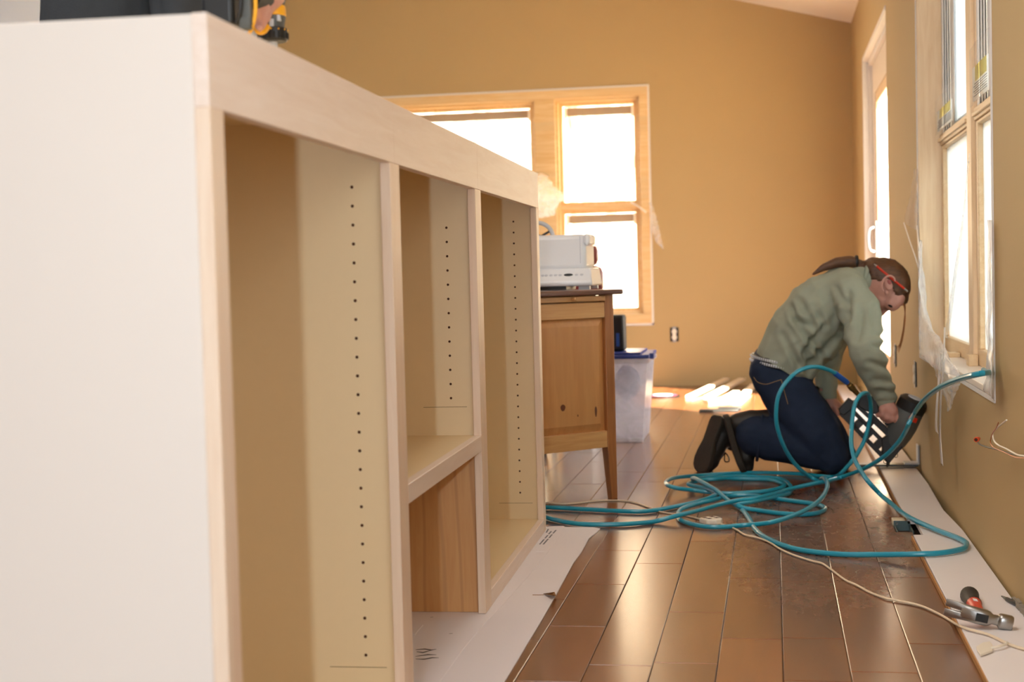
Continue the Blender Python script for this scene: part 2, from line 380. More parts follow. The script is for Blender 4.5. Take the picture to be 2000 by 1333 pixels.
# planks: bevelled top edges, butt joints at the places the photograph shows
JOINTS = {-1: [(1130, 1224), (1208, 1076), (1170, 1142)], 0: [(1288, 1101.5), (1200, 1300)], 1: [(1360, 1196.7), (1340, 1296), (1393, 1058)],
          2: [(1465, 1248.7), (1470, 1130)], 3: [(1580, 1247)], 4: [(1730, 1314), (1600, 985)], 5: [(1837, 1259), (1777, 1129), (1728, 1014), (1696, 944)]}
def plank_mesh(mb, x0, x1, y0, y1):
    g, c, d = .0007, .0016, .0011; x0 += g; x1 -= g; y0 += g*.6; y1 -= g*.6
    mb.add([(x0, y0, -.0195), (x1, y0, -.0195), (x1, y1, -.0195), (x0, y1, -.0195), (x0, y0, -d), (x1, y0, -d), (x1, y1, -d), (x0, y1, -d),
            (x0+c, y0+c, 0), (x1-c, y0+c, 0), (x1-c, y1-c, 0), (x0+c, y1-c, 0)],
           [(0, 1, 5, 4), (1, 2, 6, 5), (2, 3, 7, 6), (3, 0, 4, 7), (4, 5, 9, 8), (5, 6, 10, 9), (6, 7, 11, 10), (7, 4, 8, 11), (8, 9, 10, 11)])
field = MB(); rp = random.Random(3)
for i in range(-25, 6):
    xa, xb = PX0+i*PW, PX0+(i+1)*PW; xa = max(xa, XL)
    js = sorted(onZ(*p).y for p in JOINTS.get(i, []))
    ys = []; y = YB+rp.uniform(.1, .6)
    while y < YF-.1:
        if not js or (y < js[0]-.3): ys.append(y)
        elif y > js[-1]+.35: ys.append(y)
        y += rp.choice([.38, .5, .62, .8, .95, 1.1])
    ys = sorted([YB]+ys+js+[YF])
    for a, b in zip(ys, ys[1:]):
        if i == 5:
            spans = [(a, b, xb)] if (b < 4.34 or a > 4.60) else [s for s in ((a, min(b, 4.34), xb), (max(a, 4.34), min(b, 4.60), .335), (max(a, 4.60), b, xb)) if s[1]-s[0] > .01]
        else: spans = [(a, b, xb)]
        for (p, q, xe) in spans:
            if i >= -6 and q > 2.2:
                pm = MB(); plank_mesh(pm, xa, xe, p, q); obj('plank', pm, M['plank'], floor, smooth=False)
            else: plank_mesh(field, xa, xe, p, q)
obj('plank_field', field, M['plank'], floor, smooth=False, kind='stuff')

wr = MB(); T = .15
WY0, WY1, WZ0, WZ1 = 3.705, 5.53, .440, 1.93
DY0, DY1, DZ1 = 6.95, 8.67, 1.915
for (y0, y1) in ((YB, WY0), (WY1, DY0), (DY1, YF+.15)): wr.box(XW, XW+T, y0, y1, -.02, 2.315)
wr.box(XW, XW+T, WY0, WY1, -.02, WZ0); wr.box(XW, XW+T, WY0, WY1, WZ1, 2.315); wr.box(XW, XW+T, DY0, DY1, DZ1, 2.315)
obj('wall_right', wr, M['paint'], smooth=False, keep=True, kind='structure')
wb = MB()
W1, W2, W3, W4, FZ0, FZ1 = -2.92, -1.53, -1.415, -.835, .47, 1.925
wallpiece(wb, XL, W1, YF, YF+.15, -.02); wallpiece(wb, W4, XW, YF, YF+.15, -.02)
wallpiece(wb, W1, W4, YF, YF+.15, -.02, FZ0); wallpiece(wb, W1, W4, YF, YF+.15, FZ1); wallpiece(wb, W2, W3, YF, YF+.15, FZ0, FZ1)
obj('wall_far', wb, M['paint'], smooth=False, keep=True, kind='structure')
obj('wall_left', bx(XL-.15, XL, YB, YF+.15, -.02, ceil_z(XL)), M['pale_wall'], smooth=False, keep=True, kind='structure')
wk = MB(); wallpiece(wk, XL, XW, YB-.15, YB, -.02)
obj('wall_back', wk, M['paint'], smooth=False, keep=True, kind='structure')
ck = MB(); ck.add([(XL-.15, YB-.15, ceil_z(XL-.15)), (XW+.15, YB-.15, ceil_z(XW+.15)), (XW+.15, YF+.15, ceil_z(XW+.15)), (XL-.15, YF+.15, ceil_z(XL-.15)),
        (XL-.15, YB-.15, ceil_z(XL-.15)+.1), (XW+.15, YB-.15, ceil_z(XW+.15)+.1), (XW+.15, YF+.15, ceil_z(XW+.15)+.1), (XL-.15, YF+.15, ceil_z(XL-.15)+.1)],
        [(0, 1, 2, 3), (7, 6, 5, 4), (0, 4, 5, 1), (1, 5, 6, 2), (2, 6, 7, 3), (3, 7, 4, 0)])
obj('ceiling', ck, M['ceil'], smooth=False, keep=True, kind='structure')

# ---- far windows (pine frames, one wide picture window, one tall pair with a transom)
def framebox(mb, x0, x1, z0, z1, t, y0, y1, mi=0):
    mb.box(x0, x0+t, y0, y1, z0, z1, mi); mb.box(x1-t, x1, y0, y1, z0, z1, mi)
    mb.box(x0+t, x1-t, y0, y1, z0, z0+t, mi); mb.box(x0+t, x1-t, y0, y1, z1-t, z1, mi)
def far_window(name, x0, x1, splits):
    f = MB(); framebox(f, x0, x1, FZ0, FZ1, .030, YF+.01, YF+.145)
    w_ = obj(name, f, M['pine_h'], smooth=False, bevel=.003, keep=True, kind='structure')
    zs = [FZ0+.030]+splits+[FZ1-.030]
    for k, (za, zb) in enumerate(zip(zs, zs[1:])):
        if k: obj('transom', bx(x0+.03, x1-.03, YF+.02, YF+.13, za-.034, za), M['pine_h'], w_, bevel=.003)
        a = za; b = zb-(.034 if k < len(zs)-2 else 0)
        s = MB(); framebox(s, x0+.030, x1-.030, a, b, .022, YF+.05, YF+.10); obj('sash', s, M['pine'], w_, bevel=.003)
        obj('pane', bx(x0+.05, x1-.05, YF+.07, YF+.074, a+.02, b-.02), M['glass'], w_, smooth=False)
        obj('rolled_shade', bx(x0+.075, x1-.075, YF+.108, YF+.135, b-.085, b-.028), M['shade'], w_, bevel=.006)
        obj('shade_bracket', MB().box(x0+.053, x0+.074, YF+.108, YF+.135, b-.1, b-.024).box(x1-.074, x1-.053, YF+.108, YF+.135, b-.1, b-.024), M['white_vinyl'], w_)
    return w_
fw1 = far_window('window_1', W1, W2, []); fw2 = far_window('window_2', W3, W4, [1.212])
cs = MB(); cx0, cx1, cz0, cz1 = -2.98, -.789, .418, 1.974
cs.box(cx0, cx1, YF-.018, YF, FZ1-.012, cz1); cs.box(cx0, cx1, YF-.018, YF, cz0, FZ0+.012)
cs.box(cx0, W1+.012, YF-.018, YF, FZ0+.012, FZ1-.012); cs.box(W4-.012, cx1, YF-.018, YF, FZ0+.012, FZ1-.012); cs.box(W2-.012, W3+.012, YF-.018, YF, FZ0+.012, FZ1-.012)
obj('trim_1', cs, M['pine_h'], smooth=False, bevel=.004, keep=True, kind='structure')
pe = MB(); pe.box(cx0-.006, cx1+.006, YF-.010, YF-.001, cz1, cz1+.012); pe.box(cx1, cx1+.012, YF-.010, YF-.001, cz0-.01, cz1+.012); pe.box(cx0, cx1+.012, YF-.010, YF-.001, cz0-.014, cz0)
obj('trim_2', pe, M['drywall_edge'], smooth=False, keep=True, kind='structure')

# ---- right window
X1 = .601
jb = MB(); jb.box(XW-.001, X1+.05, WY1-.018, WY1, WZ0, WZ1); jb.box(XW-.001, X1+.05, WY0, WY0+.018, WZ0, WZ1)
jb.box(XW+.006, X1+.05, WY0+.018, WY1-.018, WZ1-.018, WZ1)
rw = obj('window_3', jb, M['pine_pale'], smooth=False, keep=True, kind='structure', bevel=.002)
obj('sill', bx(XW-.004, X1+.05, WY0+.001, WY1-.001, WZ0-.001, WZ0+.016), M['white_trim'], rw, bevel=.002)
obj('drywall_edge', MB().box(XW-.004, XW+.004, WY1, WY1+.012, WZ0-.014, WZ1).box(XW-.004, XW+.004, WY0-.010, WY0, WZ0-.014, WZ1).box(XW-.004, XW+.004, WY0, WY1, WZ0-.014, WZ0-.002), M['drywall_edge'], rw, smooth=False)
ym0, ym1 = 4.60, 4.74   # mullion
mu = MB(); mu.box(X1-.012, X1+.045, ym0+.02, ym1-.02, WZ0+.016, WZ1-.018); mu.box(X1, X1+.045, ym0, ym1, WZ0+.016, WZ1-.018)
obj('mullion', mu, M['pine_pale'], rw, bevel=.003)
TZ0, TZ1 = 1.184, 1.221
for (a, b) in ((ym1, WY1-.018), (WY0+.018, ym0)):
    obj('transom', MB().box(X1-.006, X1+.045, a, b, TZ0, TZ1).box(X1-.014, X1-.006, a+.01, b-.01, TZ0+.010, TZ0+.022), M['pine_y'], rw, bevel=.002)
    s = MB(); s.box(X1, X1+.03, a, b, WZ0+.016, WZ0+.066); s.box(X1, X1+.03, a, a+.03, WZ0+.066, TZ0); s.box(X1, X1+.03, b-.03, b, WZ0+.066, TZ0); s.box(X1, X1+.03, a+.03, b-.03, TZ0-.012, TZ0)
    obj('lower_sash', s, M['pine_y'], rw, bevel=.003)
    obj('pane', bx(X1+.016, X1+.020, a+.03, b-.03, WZ0+.066, TZ0-.012), M['pane_film'], rw, smooth=False, label='lower pane covered by white protective film')
    u = MB()
    for k in range(5): u.box(X1+.004+k*.008, X1+.008+k*.008, b-.035, b-.002, TZ1, WZ1-.018); 
    u.box(X1+.006, X1+.040, b-.006, b, TZ1, WZ1-.018)
    obj('vinyl_track', u, M['vinyl'], rw, smooth=False)
    obj('upper_sash', MB().box(X1+.012, X1+.028, b-.30, b-.27, TZ1, WZ1-.02).box(X1+.012, X1+.028, a, a+.03, TZ1, WZ1-.02).box(X1+.012, X1+.028, a+.03, b-.3, TZ1, TZ1+.02), M['white_vinyl'], rw, bevel=.002)
    obj('pane', bx(X1+.018, X1+.022, a+.03, b-.30, TZ1+.02, WZ1-.02), M['pane_film'], rw, smooth=False)
    obj('insect_screen', bx(X1+.030, X1+.033, b-.27, b-.036, TZ1, WZ1-.02), M['vinyl'], rw, smooth=False)
obj('stop_block', MB().box(X1-.03, X1-.002, 4.585, 4.645, WZ0+.0155, WZ0+.05).box(X1-.04, X1-.002, 5.02, 5.10, WZ0+.0155, WZ0+.03), M['pine_y'], rw, bevel=.002)

# ---- frames added round the fill lights behind the camera, near right and overhead
def ring_frame(name, mb): obj(name, mb, M['pine_pale'], smooth=False, keep=True, kind='structure', bevel=.003)
g = MB(); g.box(-2.88, -2.80, YB, YB+.05, .42, 2.48); g.box(.40, .48, YB, YB+.05, .42, 2.48); g.box(-2.80, .40, YB, YB+.05, .42, .50); g.box(-2.80, .40, YB, YB+.05, 2.40, 2.48); ring_frame('rear_fill_frame', g)
g = MB(); g.box(XW-.025, XW, -.28, -.20, .47, 2.03); g.box(XW-.025, XW, 2.40, 2.48, .47, 2.03); g.box(XW-.025, XW, -.20, 2.40, .47, .55); g.box(XW-.025, XW, -.20, 2.40, 1.95, 2.03); ring_frame('side_fill_frame', g)
g = MB(); g.box(-1.46, -1.40, .84, 4.36, 2.49, 2.83); g.box(0, .06, .84, 4.36, 2.44, 2.48); g.box(-1.40, 0, .84, .90, 2.48, 2.64); g.box(-1.40, 0, 4.30, 4.36, 2.48, 2.64); ring_frame('ceiling_fill_frame', g)

# ---- glazed door on the right wall
dj = MB(); dj.box(XW-.003, XW+.012, DY1, DY1+.02, -.001, DZ1+.02); dj.box(XW-.003, XW+.012, DY0, DY1, DZ1, DZ1+.02)
dj.box(XW-.002, XW+.03, DY1-.005, DY1, 0, DZ1); dj.box(XW-.002, XW+.03, DY0+.005, DY1-.005, DZ1-.005, DZ1); dj.box(XW+.03, XW+T, DY1-.03, DY1, 0, DZ1); dj.box(XW+.03, XW+T, DY0, DY0+.03, 0, DZ1); dj.box(XW+.03, XW+T, DY0+.03, DY1-.03, DZ1-.03, DZ1)
dr = obj('door_1', dj, M['drywall_edge'], smooth=False, keep=True, kind='structure', bevel=.002)
XD = XW+.05
ds = MB(); dy0, dy1 = DY0+.03, DY1-.03
ds.box(XD, XD+.045, dy1-.14, dy1, .001, DZ1-.031); ds.box(XD, XD+.045, dy0, dy0+.09, .001, DZ1-.031)
ds.box(XD, XD+.045, dy0+.09, dy1-.14, DZ1-.20, DZ1-.031)
obj('door_frame', ds, M['white_trim'], dr, bevel=.003)
dp = MB(); dp.box(XD+.006, XD+.04, dy1-.19, dy1-.14, .30, DZ1-.20); dp.box(XD+.006, XD+.04, dy0+.09, dy1-.14, .001, .30); dp.box(XD+.006, XD+.04, dy0+.09, dy1-.19, DZ1-.26, DZ1-.20)
obj('door_stile', dp, M['pine_pale'], dr, bevel=.003)
obj('pane', bx(XD+.02, XD+.025, dy0+.09, dy1-.19, .30, DZ1-.26), M['glass'], dr, smooth=False)
hy = 8.47
hd = MB(); hd.tube(smooth_path([(XD-.002, hy, .975), (XD-.035, hy-.01, .965), (XD-.045, hy-.012, .93), (XD-.045, hy-.012, .88), (XD-.035, hy-.01, .845), (XD-.002, hy, .835)], 5), .008, 10)
hd.box(XD-.006, XD+.001, hy-.02, hy+.02, .80, 1.01)
obj('door_handle', hd, M['steel'], dr, label='bright metal pull handle')

# ================================================================== CABINET
CA, CX = 0.025851, -0.563852
def cabp(s, dep, z): return Vector((CX-math.sin(CA)*s-math.cos(CA)*dep, math.cos(CA)*s-math.sin(CA)*dep, z))
o_ = cabp(2.944, .17, 0)
cab = empty('bookcase_cabinet', o_, 'large unfinished maple bookcase cabinet of three bays standing on white cardboard', 'cabinet', CA)
def cb(d0, d1, s0, s1, z0, z1): return MB().box(.17-d1, .17-d0, s0-2.944, s1-2.944, z0, z1)
def cobj(name, b, mat, **kw): return obj(name, b, mat, cab, local=True, **kw)
ZB, ZT, ZR, FT, CD = .003, 1.0595, .957, .018, .36
cobj('side_panel', cb(FT, CD, 1.556, 1.575, ZB, ZT-.001), M['maple_side'], bevel=.0012, label='blank pale near end panel')
cobj('side_panel', cb(FT, CD, 4.304, 4.332, ZB, ZT-.001), M['melamine'], bevel=.001)
cobj('partition', cb(FT, CD-.01, 2.437, 2.473, ZB, 1.03), M['melamine'])
cobj('partition', cb(FT, CD-.01, 3.268, 3.304, ZB, 1.03), M['melamine'])
cobj('top_panel', cb(FT, CD, 1.575, 4.304, 1.030, ZT-.002), M['melamine'])
cobj('back_panel', cb(CD-.008, CD, 1.575, 4.304, ZB, 1.03), M['melamine'])
for (a, b, z0, lab) in ((1.556, 1.6008, ZB, None), (2.4201, 2.4894, ZB, 'double width stile between two bays'), (3.2483, 3.3230, ZB, 'double width stile between two bays'), (4.2842, 4.334, ZB, None)):
    cobj('stile', cb(0, FT, a, b, z0, ZR), M['maple'], bevel=.0012, label=lab)
for (a, b) in ((1.556, 2.4547), (2.4549, 3.2856), (3.2858, 4.334)):
    cobj('top_rail', cb(0, FT, a, b, ZR, ZT), M['maple_rail'], bevel=.001)
cobj('shelf', cb(FT, CD-.01, 2.473, 3.268, .383, .4045), M['melamine'])
cobj('shelf_rail', cb(0, FT, 2.4894, 3.2483, .371, .4055), M['maple_rail'], bevel=.0012)
cobj('finished_panel', cb(FT, CD-.01, 3.262, 3.268, ZB, .383), M['maple_grain'], label='maple panel with flame grain below the middle shelf')
cobj('bottom_panel', cb(FT, CD-.01, 1.575, 2.437, .022, .040), M['melamine'])
cobj('bottom_panel', cb(FT, CD-.01, 3.304, 4.304, .022, .040), M['melamine'])
cobj('bottom_rail', cb(0, FT, 1.6008, 2.4201, ZB, .041), M['maple_rail'], bevel=.0012)
cobj('bottom_rail', cb(0, FT, 3.3230, 4.2842, ZB, .041), M['maple_rail'], bevel=.0012)
for (s, n, zt) in ((2.437, 26, .9186), (3.268, 13, .8727), (4.304, 26, .9186)):
    h = MB()
    for k in range(n):
        c = (.17-.071, s-2.944-.0003, zt-.032*k); h.lathe(c, (c[0], c[1]+.0003, c[2]), [(0, .0028), (.0003, .0028)], 10)
    cobj('shelf_pin_holes', h, M['hole'], smooth=False, kind='stuff')
for (s, z) in ((2.437, .097), (3.268, .468), (4.304, .087)):
    cobj('pencil_line', cb(.035, .135, s-.0003, s, z, z+.0012), M['pencil'], smooth=False)

# white cardboard under it
RE = [(1172, 1033), (1166, 1040), (1150, 1052), (1136, 1078), (1120, 1100), (1102, 1133), (1084, 1166), (1062, 1205), (1035, 1250), (1010, 1292), (985, 1333)]
re = [onZ(x, y, .002) for x, y in RE]
edge = re + [Vector((-.50, 2.2, .002)), Vector((-.505, 1.35, .002)), Vector((-.85, 1.35, .002)), Vector((-.95, 4.42, .002)), onZ(1067, 1029, .002), onZ(1100, 1028, .002), onZ(1104, 1030, .002), onZ(1158, 1031, .002)]
card = obj('cardboard_sheet', MB().poly([(p.x, p.y, .0024) for p in edge], (0, 0, -.0022)), M['card'], label='flattened white cardboard sheet lying under the maple cabinet', cat='cardboard', smooth=False)
cr = MB()
for L in ([(1101, 1031), (1080, 1066), (1060, 1092), (1030, 1128), (980, 1184), (955, 1208), (905, 1268), (858, 1333)], [(809, 1242), (817, 1232), (826, 1222)], [(1046, 1079), (1063, 1079)]):
    cr.tube([onZ(x, y, .0022) for x, y in L], .0011, 6)
obj('crease', cr, M['card'], card)
tx = MB()
for (a, b) in (((1054, 1064), (1077, 1038)), ((1061, 1064), (1086, 1036)), ((1067, 1041), (1071, 1034))):
    A, B = onZ(*a, .0026), onZ(*b, .0026); d = B-A; n_ = 16 if d.length > .1 else 4; rr = random.Random(5)
    for k in range(n_):
        if rr.random() < .12: continue
        p = A+d*((k+.5)/n_); tx.obox(p, d/n_*.36, Vector((.0022, 0, 0)), (0, 0, .00015))
obj('printed_text', tx, M['ink'], card, smooth=False, kind='stuff', label='small dark printed lines')
sf = MB()
for L in ([(812, 1270), (830, 1269), (842, 1271), (852, 1269)], [(814, 1274), (826, 1276), (846, 1270)], [(812, 1283), (836, 1280), (852, 1280)], [(812, 1288), (828, 1289), (844, 1286), (857, 1286)], [(877, 1239), (884, 1238)], [(841, 1207), (846, 1206)]):
    sf.tube([onZ(x, y, .0024) for x, y in L], [.0006]+[.0016]*(len(L)-2)+[.0005], 6)
obj('scuff_marks', sf, M['scuff'], card, kind='stuff')
fl = MB()
a, b, c, d, e = onZ(1061, 1161, .003), onZ(1087, 1166, .003), onZ(1083, 1160, .012), onZ(1079, 1163, .016), onZ(1070, 1159, .009)
a.z, b.z, c.z, d.z, e.z = .003, .003, .016, .018, .008
fl.add([a, b, c, e, d], [(0, 1, 2), (0, 2, 3), (0, 4, 1), (1, 4, 2)])
fl.tube([onZ(1040, 1163, .0026), onZ(1062, 1163, .0026)], .0012, 6)
obj('torn_flap', fl, M['brown_card'], card, solid=.001, label='torn brown corner of the cardboard')

# ================================================================== BOARD ALONG THE WALL
bo = [(.378, 9.55), (.500, 9.55), (.507, 6.0), (.510, 5.2), (.500, 4.65), (.514, 4.3), (.513, 3.0), (.512, 1.6), (.365, 1.6), (.369, 3.0), (.372, 4.22), (.399, 4.22), (.399, 4.47), (.376, 4.47), (.378, 5.6)]
board = obj('wall_board', MB().poly([(x, y, .0) for x, y in bo], (0, 0, .014)), M['board'], smooth=False, bevel=.0015, label='long white board lying on the floor along the right wall', cat='board')
obj('board_edge', MB().box(.3655, .3685, 1.6, 4.21, .001, .0125).box(.3735, .3755, 4.48, 9.5, .001, .0125), M['board_edge'], board, smooth=False, label='raw brown edge')
reg = empty('floor_duct', (.36, 4.4, -.0195), 'small grey metal duct box in the floor gap beside the white board', 'duct')
obj('metal_box', MB().box(.338, .386, 4.470, 4.474, -.0195, .010).box(.338, .342, 4.36, 4.47, -.0195, -.001).box(.382, .386, 4.36, 4.47, -.0195, -.001), M['galv'], reg, bevel=.0006)
obj('wood_shim', bx(.337, .388, 4.50, 4.545, -.0195, .008), M['fresh_wood'], reg, bevel=.002)
obj('screw', MB().lathe((.347, 4.4695, .002), (.347, 4.466, .002), [(0, .004), (.003, .003)], 10), M['steel'], reg)

# baseboard gap debris at the wall foot, right edge
rb = MB(); rr = random.Random(9)
for k in range(9):
    p = Vector((.5125+rr.uniform(-.003, .004), 3.22+k*.018, .018+rr.uniform(0, .006))); rb.obox(p, Vector((.004, .002, 0)), Vector((-.002, .010, .002)), Vector((0, -.001, rr.uniform(.003, .008))))
obj('plaster_debris', rb, M['rubble'], smooth=False, label='small heap of broken grey plaster at the foot of the right wall', cat='debris', kind='stuff')

# ================================================================== HAMMER
ham = empty('claw_hammer', onZ(1905, 1205, .02)*1.0, 'steel claw hammer with red and black handle lying on white board', 'hammer')
B0 = .0145
hc = onY(1914, 1203, 3.20); hz = B0+.018
hp0 = onY(1848, 1190, 3.13); hp1 = onY(1977, 1219, 3.13)   # claw tip, face
ax = (hp1-hp0); L = ax.length; ax.normalize(); ay = Vector((0, 1, 0)); az = ax.cross(ay)
print('hammer', hp0, hp1)
def H(t, u, v): return hp0+ax*(t*L)+ay*u+az*v
def loft(mb, secs, seg=16, sq=3.0):
    # superellipse sections: (t, centre u, centre v, half u, half v)
    vs = []; fs = []
    for (t, cu, cv, hu, hv) in secs:
        for k in range(seg):
            a = 2*math.pi*k/seg; c_, s_ = math.cos(a), math.sin(a)
            x = math.copysign(abs(c_)**(2/sq), c_); y = math.copysign(abs(s_)**(2/sq), s_); vs.append(H(t, cu+hu*x, cv+hv*y))
    for i in range(len(secs)-1):
        for k in range(seg):
            a = i*seg+k; b = i*seg+(k+1) % seg; fs.append((a, b, b+seg, a+seg))
    fs.append(tuple(range(seg-1, -1, -1))); fs.append(tuple((len(secs)-1)*seg+k for k in range(seg)))
    mb.add(vs, fs)
hm = MB()
loft(hm, [(.23, .010, 0, .0060, .0168), (.34, .007, 0, .0110, .0165), (.46, .002, 0, .0135, .0165), (.60, 0, 0, .0135, .0165), (.66, 0, 0, .011, .014), (.70, 0, 0, .0085, .010), (.78, 0, 0, .0090, .0105), (.80, 0, 0, .013, .0145), (.83, 0, 0, .0145, .0155), (.98, 0, 0, .0145, .0155), (1.0, 0, 0, .013, .014)], 20)
for sg in (1, -1):
    loft(hm, [(.0, .020, sg*.0100, .0012, .0076), (.12, .014, sg*.0100, .0035, .0082), (.24, .010, sg*.0090, .0065, .0084), (.40, .006, sg*.0078, .0105, .0084)], 12)
obj('head', hm, M['steel'], ham, angle=.8)
obj('maker_plate', MB().obox(H(.53, -.0139, 0), ax*.0125, ay*.0004, az*.0085), M['black'], ham, bevel=.003)
hs = H(.52, .013, 0); he = onY(1893, 1163, 3.40); print('he', hs, he)
def hh(t): return hs.lerp(he, t)
g = MB(); g.tube([hh(0), hh(.3), hh(.5)], [.010, .010, .0115], 16); obj('shaft', g, M['red'], ham, label='red part of the handle')
g = MB(); g.tube([hh(.08), hh(.3), hh(.33), hh(.45), hh(.52)], [.0115, .0135, .014, .0145, .0165], 18); obj('collar', g, M['red'], ham)
g = MB(); g.tube([hh(t) for t in (.5, .52, .62, .75, .88, .96, 1.0)], [.0155, .017, .0165, .0165, .0185, .0205, .0195], 20); obj('grip', g, M['black_rub'], ham, label='black rubber grip')
obj('grip_patch', MB().obox(hh(.40)+Vector((0, -.002, .0150)), ax*.0045, ay*.010, az*.0006), M['paper'], ham)

# nail punch
pa, pb = onZ(1956, 1165, .02), onZ(1986, 1181, .02)
dp_ = (pb-pa); 
obj('nail_punch', MB().lathe(pa, pb, [(0, .0012), (dp_.length*.35, .0040), (dp_.length*.36, .0046), (dp_.length*.93, .0050), (dp_.length, .0036)], 14), M['dark_steel'], label='short grey steel nail punch on white board near the hammer', cat='punch')

# ================================================================== FLOOR PULL BAR
pbx = empty('pull_bar', (.40, 5.66, .014), 'flat steel flooring pull bar lying across the white board', 'pull bar')
g = MB(); g.box(.300, .515, 5.60, 5.655, .020, .028); obj('bar', g, M['dark_steel'], pbx, bevel=.001)
g = MB(); g.box(.465, .519, 5.595, 5.662, .028, .034); g.box(.513, .519, 5.595, 5.662, .034, .098); obj('hook', g, M['pale_grey'], pbx, bevel=.001, label='upturned pale hook end')
g = MB(); g.box(.300, .345, 5.60, 5.655, .0145, .020); obj('foot', g, M['dark_steel'], pbx)

# ================================================================== ELECTRICAL BITS
def receptacle(name, c, u, n, label):   # c centre on wall, u horizontal direction, n into the room
    c, u, n = Vector(c), Vector(u), Vector(n); zz = Vector((0, 0, 1))
    e = empty(name, c-zz*.046, label, 'outlet')
    obj('wall_box', MB().obox(c, u*.028, n*.003, zz*.046), M['black'], e, bevel=.001)
    g = MB(); 
    for s in (-1, 1): g.lathe(c+n*.002+zz*.0195*s, c+n*.009+zz*.0195*s, [(0, .0172), (.006, .0172), (.007, .016)], 20)
    g.obox(c+n*.004, u*.012, n*.003, zz*.03); obj('socket_face', g, M['cream'], e)
    obj('mounting_strap', MB().obox(c+n*.004+zz*.043, u*.013, n*.001, zz*.008).obox(c+n*.004-zz*.043, u*.013, n*.001, zz*.008), M['steel'], e, bevel=.001)
    return e
receptacle('wall_outlet', (-.645, YF-.002, .340), (1, 0, 0), (0, -1, 0), 'uncovered outlet with cream sockets on the far tan wall')
receptacle('wall_outlet', (XW-.001, 6.63, .370), (0, 1, 0), (-1, 0, 0), 'uncovered narrow looking outlet on right wall, the one nearer the glazed door')
receptacle('wall_outlet', (XW-.001, 5.72, .352), (0, 1, 0), (-1, 0, 0), 'uncovered outlet on right wall below the far corner of the plastic-draped window')
wi = empty('loose_wiring', (XW, 3.0, .33), 'loose electrical wires sticking out of right wall with orange wire nut', 'wiring')
def wl_(pts, off=.03): return smooth_path([onX(x, y, XW-off-(2000-x)*.0001) for x, y in pts], 6)
obj('black_wire', MB().tube(wl_([(2030, 894), (2000, 891), (1975, 887), (1950, 879), (1925, 873), (1912, 867), (1908, 860)]), .0018, 8), M['black'], wi)
obj('white_wire', MB().tube(wl_([(2030, 893), (1998, 891), (1985, 888), (1965, 877), (1950, 870), (1942, 862), (1939, 852), (1940, 845), (1950, 834), (1966, 821)], .036), .0018, 8), M['cream'], wi)
obj('bare_wire', MB().tube(wl_([(2030, 895), (1995, 895), (1980, 893), (1968, 887), (1950, 879), (1940, 874), (1935, 866), (1935, 858), (1939, 846), (1946, 836), (1950, 826)], .040), .0011, 8), M['copper'], wi)
c_ = onX(1908.5, 859, XW-.042)
obj('wire_nut', MB().lathe(c_+Vector((-.004, -.012, .001)), c_+Vector((.012, .02, .002)), [(0, .0045), (.0, .0062), (.010, .0060), (.020, .004), (.022, .002)], 14), M['orange'], wi, label='orange twist-on wire nut')
obj('nut_mouth', MB().lathe(c_+Vector((-.0045, -.0135, .001)), c_+Vector((-.004, -.012, .001)), [(0, .0040), (.0006, .0040)], 12), M['hole'], wi)

# cream flat extension cord
R_ = .0023
CP = [(1040, 984), (1068, 983), (1100, 985), (1130, 983), (1165, 979), (1200, 978), (1232, 981), (1262, 990), (1285, 999), (1305, 1003), (1340, 1008), (1368, 1015)]
CQ = [(1408, 1024), (1425, 1029), (1440, 1036), (1455, 1045), (1480, 1051), (1503, 1060), (1522, 1072), (1548, 1084), (1585, 1096), (1605, 1101), (1622, 1112), (1650, 1133), (1672, 1143), (1700, 1158), (1730, 1169), (1745, 1172), (1795, 1183), (1830, 1198), (1856, 1213), (1880, 1226), (1930, 1240), (1962, 1255), (1985, 1264), (2020, 1273), (2080, 1286)]
def strand(mb, pts, off, z=.0028):
    for sg in (-1, 1):
        P = []
        for (x, y) in pts:
            p = onZ(x, y, z)
            if p.x > .36: p = onZ(x, y, .0145+z)
            P.append(p+Vector((0, sg*off, 0)))
        mb.tube(smooth_path(P, 5), R_, 8)
cord = empty('extension_cord', onZ(1390, 1018, 0), 'cream flat extension cord snaking across the brown plank floor', 'cord')
g = MB(); strand(g, CP, .0022); obj('flex', g, M['cord'], cord)
g = MB(); strand(g, CQ, .0022, .004); obj('flex', g, M['cord'], cord)
kc = onZ(1389, 1018, .009)
pe_ = MB(); kx = (onZ(1410, 1023, .009)-onZ(1368, 1014, .009)).normalized(); kx.z = 0; ky = Vector((-kx.y, kx.x, 0))
ol = []
for (u, v) in ((-.030, -.006), (-.024, -.017), (.020, -.019), (.024, -.012), (.036, -.006), (.036, .006), (.024, .015), (-.010, .021), (-.026, .019), (-.030, .010)):
    ol.append(kc+kx*u+ky*v*1.6+Vector((0, 0, -.007)))
pe_.poly(ol, (0, 0, .016))
obj('outlet_block', pe_, M['cream'], cord, bevel=.003, label='cream three-way outlet block')
g = MB()
for (u, v) in ((-.016, .016), (.006, .016), (-.016, -.012), (.006, -.012)):
    for d in (-.0035, .0035): g.obox(kc+kx*(u+d)+ky*v*1.0+Vector((0, 0, .0092)), kx*.0013, ky*.0055, Vector((0, 0, .0003)))
    g.obox(kc+kx*u+ky*v+Vector((0, 0, .0091)), kx*.0075, ky*.0075, Vector((0, 0, .00005)))
obj('slots', g, M['hole'], cord, smooth=False)
